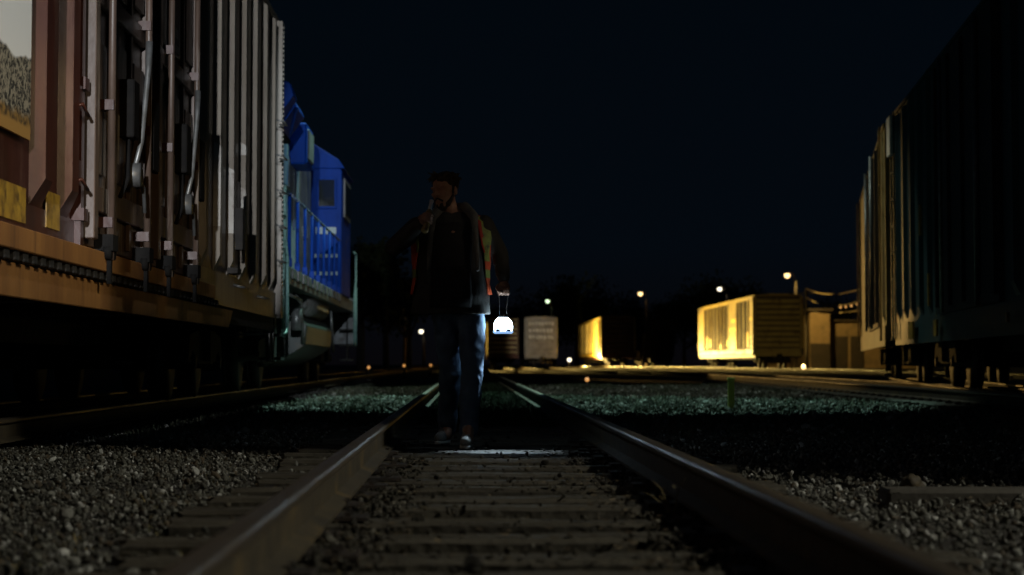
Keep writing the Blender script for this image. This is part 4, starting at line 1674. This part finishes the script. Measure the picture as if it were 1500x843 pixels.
# hair, beard
hr_ = MB()
hr_.ball(HL(0, .03, .05), (.09, .103, .09), 20, 0, HR)
rh = random.Random(9)
for i in range(70):
    a = rh.uniform(-2.7, 2.7)
    p0 = Vector((math.sin(a) * .06, .03 + math.cos(a) * .06, .1 + rh.uniform(-.03, .02)))
    d = Vector((math.sin(a) * .04 + rh.uniform(-.02, .02), math.cos(a) * .04 + rh.uniform(-.02, .02), rh.uniform(-.035, .03)))
    hr_.capsule(HL(*p0), HL(*(p0 + d)), .013, .004, 6)
for i in range(16):
    x_ = rh.uniform(-.055, .055)
    hr_.capsule(HL(x_, -.045, .105), HL(x_ + rh.uniform(-.02, .01), -.082 + abs(x_) * .3, .082 + rh.uniform(-.012, .02)), .014, .006, 6)
for s in (-1, 1):
    hr_.capsule(HL(s * .076, .01, .04), HL(s * .074, -.012, -.02), .012, .008, 6)
hr_.build('hair', 'hair', man, remesh=.006, smooth_it=1, offset=OFF)
br = MB()
br.ball(HL(0, -.05, -.092), [.045, .043, .038], 14, 0, HR)
for s in (-1, 1):
    br.capsule(HL(s * .064, .0, -.035), HL(s * .045, -.045, -.085), .013, .022, 8)
    br.capsule(HL(s * .004, -.096, -.04), HL(s * .03, -.082, -.06), .007, .009, 8)
br.build('beard', 'hair', man, remesh=.005, smooth_it=1, offset=OFF)

# torso rings
TR = [(312, 664, 22, .075), (319, 664, 40, .095), (327, 663, 54, .115), (342, 662, 57, .135), (370, 661, 54, .14), (410, 661, 53, .142), (440, 660, 56, .155), (461, 660, 59, .165)]


def torso(py, th, off=0.0, wr=0.0):
    for i in range(len(TR) - 1):
        if TR[i][0] <= py <= TR[i + 1][0]:
            t = (py - TR[i][0]) / (TR[i + 1][0] - TR[i][0])
            c, hw_, hd = [TR[i][q] + (TR[i + 1][q] - TR[i][q]) * t for q in (1, 2, 3)]
    ctr = PP(c, py, .02)
    hw_ = hw_ / 2400 * PY
    n_ = wr * mnoise.noise((math.cos(th) * 2.2, math.sin(th) * 2.2, py * .045)) if wr else 0
    ex = 2 / 2.4
    cs, sn = math.cos(th), math.sin(th)
    return ctr + Vector((math.copysign(abs(cs) ** ex, cs) * (hw_ + off + n_), math.copysign(abs(sn) ** ex, sn) * (hd + off + n_), 0))


jk = MB()
pys = [312, 316, 320, 325, 331, 338, 347, 358, 370, 382, 395, 408, 421, 434, 447, 461]
jk.rings([[torso(q, 2 * PI * k / 40, 0, .02) for k in range(40)] for q in pys])
for s_, e_, w_ in ((SHR, ELR, WRR), (SHL, ELL, WRL)):
    jk.capsule(s_, e_, .078, .062, 18)
    jk.capsule(e_, e_.lerp(w_, .9), .062, .046, 18)
    for q in range(4):
        t = .2 + .2 * q
        m_ = e_.lerp(w_, t)
        jk.ball(m_ + Vector((.006 * (-1) ** q, -.004, 0)), (.06 - .012 * t, .06 - .012 * t, .02), 14)
jk.build('jacket', 'jacket', man, remesh=.009, smooth_it=3, offset=OFF)
cl_ = MB()
for s in (-1, 1):
    cl_.capsule(PP(664 + s * 8, 304, .1), PP(664 + s * 17, 305, .0), .034, .036, 12)
    cl_.capsule(PP(664 + s * 17, 303, .0), PP(664 + s * 30, 317, -.1), .036, .034, 12)
    cl_.capsule(PP(664 + s * 30, 317, -.1), PP(664 + s * 33, 345, -.15), .03, .02, 12)
    cl_.capsule(PP(664 + s * 33, 345, -.15), PP(664 + s * 36, 395, -.15), .02, .016, 12)
cl_.build('hood_collar', 'collar', man, remesh=.008, smooth_it=2, offset=OFF)


def cloth_arc(name, mats, pys, th0, th1, n, off, thick, pick=None, swing=0):
    mb = MB()
    def edge(q):
        t = min(max((q - 318) / 100, 0), 1) * swing
        return th0 + 36 * t, th1 - 22 * t
    vs = []
    for q in pys:
        a0, a1 = edge(q)
        vs += [torso(q, R(a0 + (a1 - a0) * k / n), off, .02) for k in range(n + 1)]
    for i in range(len(pys) - 1):
        for k in range(n):
            a = i * (n + 1) + k
            a0, a1 = edge(pys[i])
            mi = pick(pys[i], (a0 + (a1 - a0) * (k + .5) / n) - (a0 - th0) * .55) if pick else 0
            mb.f.append([a, a + 1, a + n + 2, a + n + 1])
            mb.m.append(mi)
            mb.s.append(True)
    mb.v = [tuple(p) for p in vs]
    o = mb.build(name, mats, man, offset=OFF)
    s = o.modifiers.new('thick', 'SOLIDIFY')
    s.thickness = thick
    s.offset = 0
    return o


cloth_arc('shirt', 'shirt', [328, 340, 360, 385, 410, 435, 452], -118, -62, 14, .006, .005)


def vest_pick(py, th):
    t = th if th < 90 else 180 - th
    if t < -50:
        return 2
    if t < -26 and py < 378:
        return 1
    if 395 < py < 408:
        return 1
    return 0


cloth_arc('vest', ['orange', 'lime', 'red_trim'], [315, 318, 322, 327, 333, 340, 350, 360, 372, 384, 396, 408, 420, 432], -60, 226, 70, .016, .008, vest_pick, swing=1)

# jeans
jn = MB()
jn.ball(PP(668, 450, .02), (.19, .13, .13), 18)
for a_, b_, c_, sgn in ((HIPR, KNR, ANR, 1), (HIPL, KNL, ANL, -1)):
    jn.capsule(a_, b_, .102, .078, 18)
    jn.capsule(b_, c_ + Vector((0, 0, -.03)), .077, .068, 18)
jo = jn.build('jeans', 'denim', man, remesh=.009, smooth_it=2, offset=OFF)
tx = bpy.data.textures.new('folds', 'CLOUDS')
tx.noise_scale = .11
dm = jo.modifiers.new('folds', 'DISPLACE')
dm.texture = tx
dm.strength = .03
dm.mid_level = .5

# shoes
for c_, yaw, lift in ((ANR, -.1, 0), (ANL, -.25, 0)):
    fwd = Vector((math.sin(yaw), -math.cos(yaw), 0))
    heel = Vector((c_.x, c_.y + .03, 0))
    toe = heel + fwd * .22
    sh = MB()
    sh.capsule(heel + Vector((0, 0, .065)), heel + fwd * .1 + Vector((0, 0, .07)), .042, .043, 14)
    sh.capsule(heel + fwd * .08 + Vector((0, 0, .065)), toe + Vector((0, 0, .05)), .045, .036, 14)
    sh.capsule(heel + fwd * .03 + Vector((0, 0, .09)), heel + fwd * .06 + Vector((0, 0, .13)), .044, .04, 14)
    so = sh.build('shoe', 'shoe', man, remesh=.007, smooth_it=2, offset=OFF)
    sl = MB()
    side = Vector((fwd.y, -fwd.x, 0))
    outl = []
    for k_ in range(20):
        th = 2 * PI * k_ / 20
        wdt = .043 + .008 * math.cos(th)
        outl.append(heel + fwd * (.11 + .155 * math.cos(th)) + side * wdt * math.sin(th))
    sl.rings([[(p.x, p.y, .003) for p in outl], [(p.x, p.y, .028) for p in outl]])
    sl.build('sole', 'sole', so, offset=OFF)
    lc = MB()
    for q in range(4):
        m_ = heel + fwd * (.1 + .027 * q) + Vector((0, 0, .118 - .011 * q))
        lc.capsule(m_ - side * .022, m_ + side * .022, .005, .005, 6)
    lc.build('lace', 'sole', so, offset=OFF)

# ------------------------------------------------------------------ lantern and bottle
LC = PP(737, 475, -.02)
lan = empty('lantern', (LC.x, LC.y, LC.z - .07), 'round white glowing lantern hanging from the lowered hand of the walking man', 'lantern')


def lathe(prof, n=24):
    return [[(r * math.cos(2 * PI * k / n), r * math.sin(2 * PI * k / n), z) for k in range(n)] for r, z in prof]


ln_ = MB()
ln_.rings(lathe([(.04, .02), (.058, .023), (.0655, .034), (.066, .056), (.061, .08), (.049, .1), (.034, .114)]))
ln_.build('lens', 'lantern_lens', lan)
rm = MB()
rm.rings(lathe([(.038, .001), (.06, .002), (.07, .01), (.071, .022), (.062, .0225), (.03, .0195)]))
rm.build('rim', 'lantern_rim', lan)
gd = MB()
gd.rings(lathe([(.034, -.004), (.046, 0), (.046, .009), (.03, .005)], 24))
for a0, a1 in ((213, 256), (284, 327), (20, 160)):
    gd.tube([(.064 * math.cos(R(t)), .064 * math.sin(R(t)), .034 - .008 * math.sin(PI * (t - a0) / (a1 - a0))) for t in np.linspace(a0, a1, 9)], [.003, .006, .009, .0105, .011, .0105, .009, .006, .003], 8)
gd.build('guard', 'black', lan)
cp = MB()
cp.rings(lathe([(.036, .1135), (.038, .119), (.028, .13), (.018, .136), (.008, .139)]))
cp.build('cap', 'lantern_metal', lan)
bl_ = MB()
hbz = HB - Vector((LC.x, LC.y, LC.z - .07))
q = [(-.024, 0, .128), (-.024, 0, hbz.z * .6), (-.03 + hbz.x * .6, hbz.y * .5, hbz.z - .04), (hbz.x - .046, hbz.y, hbz.z - .008), (hbz.x - .04, hbz.y, hbz.z), (hbz.x + .04, hbz.y, hbz.z),
     (hbz.x + .046, hbz.y, hbz.z - .008), (.03 + hbz.x * .6, hbz.y * .5, hbz.z - .04), (.024, 0, hbz.z * .6), (.024, 0, .128)]
bl_.tube(q, .0032, 8)
bl_.build('bail', 'lantern_metal', lan)

bo = empty('bottle', tuple(BA), 'slim glass bottle with a bright neck raised to the mouth of the walking man', 'bottle')
Lb = (BB - BA).length
bo.rotation_mode = 'QUATERNION'
bo.rotation_quaternion = Vector((0, 0, 1)).rotation_difference(ax)
g_ = MB()
g_.rings(lathe([(.02, 0), (.0255, .004), (.026, Lb * .1), (.026, Lb * .55), (.022, Lb * .63), (.014, Lb * .70)], 20))
g_.build('glass_body', 'bottle_glass', bo)
g_ = MB()
g_.rings(lathe([(.0142, Lb * .70), (.013, Lb * .85), (.013, Lb * .95), (.0155, Lb * .955), (.0155, Lb)], 16))
g_.build('neck', 'bottle_neck', bo)

# ------------------------------------------------------------------ added spots with no lamp modelled, beams shaped to chosen parts
def flood(name, P, d, up, half_v, half_h, energy, col, blend=.05, radius=.15):
    """square beam: axis d, 'up' direction, half angles in degrees"""
    P, d, up = Vector(P), Vector(d).normalized(), Vector(up)
    u = (up - d * up.dot(d)).normalized()
    r_ = d.cross(u)
    l = bpy.data.lights.new(name, 'SPOT')
    l.energy = energy
    l.color = col
    l.use_square = True
    l.spot_size = 2 * R(half_v)
    l.spot_blend = blend
    l.shadow_soft_size = radius
    o = bpy.data.objects.new(name, l)
    COL.objects.link(o)
    asp = math.tan(R(half_h)) / math.tan(R(half_v))
    m = Matrix((r_, u, -d)).transposed().to_4x4()
    m.translation = P
    o.matrix_world = m @ Matrix.Diagonal((asp, 1, 1, 1))
    return o


def flood_edge(name, P, N1, g, half_v, half_h, energy, col, **k):
    """beam whose bottom edge plane passes P with inward normal N1; g = direction inside that plane towards the middle of the edge"""
    N1 = Vector(N1).normalized()
    g = Vector(g)
    g = (g - N1 * g.dot(N1)).normalized()
    a = R(half_v)
    d = g * math.cos(a) + N1 * math.sin(a)
    up = N1 * math.cos(a) - g * math.sin(a)
    return flood(name, P, d, up, half_v, half_h, energy, col, **k)


# A: added spot along the brown boxcar and the locomotive, above the side sill only
PA = Vector((-.95, -7.0, 4.2))
eA = Vector((-2.5, 0, .95)) - Vector((PA.x, 0, PA.z))
NA = Vector((eA.z, 0, -eA.x))
if NA.x > 0:
    NA = -NA
flood_edge('boxcar_fill_light', PA, NA, Vector((-2.5, 13, .95)) - PA, 16, 20, 12000, (.95, .97, 1.0), blend=.03, radius=.12)

# B: unseen light added at the right, on the foreground ballast
PB = Vector((13.0, 2.0, 11.0))
c1, c2 = Vector((-3.4, 12.6, 0)), Vector((2.8, 8.7, 0))
N2 = (c1 - PB).cross(c2 - PB)
if N2.y > 0:
    N2 = -N2
flood_edge('ballast_fill_light', PB, N2, (c1 + c2) / 2 + Vector((0, 0, -.0)) - PB, 21, 22, 4500, (1.0, .96, .8), blend=.06, radius=.25)

# C: added overhead spot, greenish, on the grass and the locomotive
PC = Vector((.2, 34, 16))
c1, c2 = Vector((-3.2, 21.6, G0)), Vector((3.8, 18.8, G0))
N3 = (c1 - PC).cross(c2 - PC)
if N3.y < 0:
    N3 = -N3
flood_edge('grass_fill_light', PC, N3, c1.lerp(c2, .3) - PC, 15, 20, 9500, (.5, 1.0, .84), blend=.06, radius=.2)
flood_edge('overhead_fill_light', PC, N3, c1.lerp(c2, .4) - PC, 42, 30, 2300, (.85, 1.0, .85), blend=.15, radius=.2)  # second added spot, a weak wide fill

# E: weak orange spot added at the right on the sill and lower boxcar side
PE = Vector((11, -3.0, 5.2))
c1, c2 = Vector((-2.5, 8, .95)), Vector((-2.5, 14, .95))
N4 = (c1 - PE).cross(c2 - PE)
if N4.z < 0:
    N4 = -N4
flood_edge('sill_fill_light', PE, N4, (c1 + c2) / 2 - PE, 2.4, 13, 1000, (1.0, .66, .3), blend=.6, radius=.2)

# F: added cool spot past the end of the boxcar onto the locomotive
PF = Vector((.6, -5, 5.5))
flood('locomotive_fill_light', PF, Vector((-2.54, 29.5, 2.75)) - PF, (0, 0, 1), 5.6, 1.65, 9000, (.8, .92, 1.0), blend=.08, radius=.12)
# D: faint narrow spot added at the right on the man's shoulder
PD = Vector((8, 6.5, 2.9))
flood('shoulder_fill_light', PD, Vector((.2, 11.5, 1.54)) - PD, (0, 0, 1), 2.3, 2.3, 210, (1.0, .8, .55), blend=.5, radius=.1)


# added, shaped sodium spots beside the lamp post left of the walking man: on the yellow cars and on the tan boxcar
PL = at(588, 448, 130) + Vector((.9, 0, -.1))


def side_flood(name, c1, c2, half_v, half_h, energy, col=SOD, blend=.15):
    c1, c2 = Vector(c1), Vector(c2)
    n_ = (c1 - PL).cross(c2 - PL)
    if n_.z < 0:
        n_ = -n_
    return flood_edge(name, PL, n_, ((c1 - PL).normalized() + (c2 - PL).normalized()), half_v, half_h, energy, col, blend=blend, radius=.25)


side_flood('yellow_car_fill_light', (19.5, 111.2, .75), (19.5, 138, .75), 6.5, 32, 80000)
flood('tan_car_fill_light', PL, Vector((9.5, 38.6, 2.9)) - PL, (0, 0, 1), 3.4, 2.05, 22000, (1.0, .58, .15), blend=.06, radius=.25)

flood('lantern_beam', LC + Vector((0, 0, -.085)), (-.1, -.53, -.79), (0, -1, 0), 8, 33, 45, (.68, .87, 1.0), blend=.5, radius=.03)
flood('narrow_car_fill_light', PL, Vector((2.2, 186, 2.8)) - PL, (0, 0, 1), 2.6, 1.45, 160000, SOD, blend=.05, radius=.25)  # added narrow spot for the gold edge of the brown boxcar
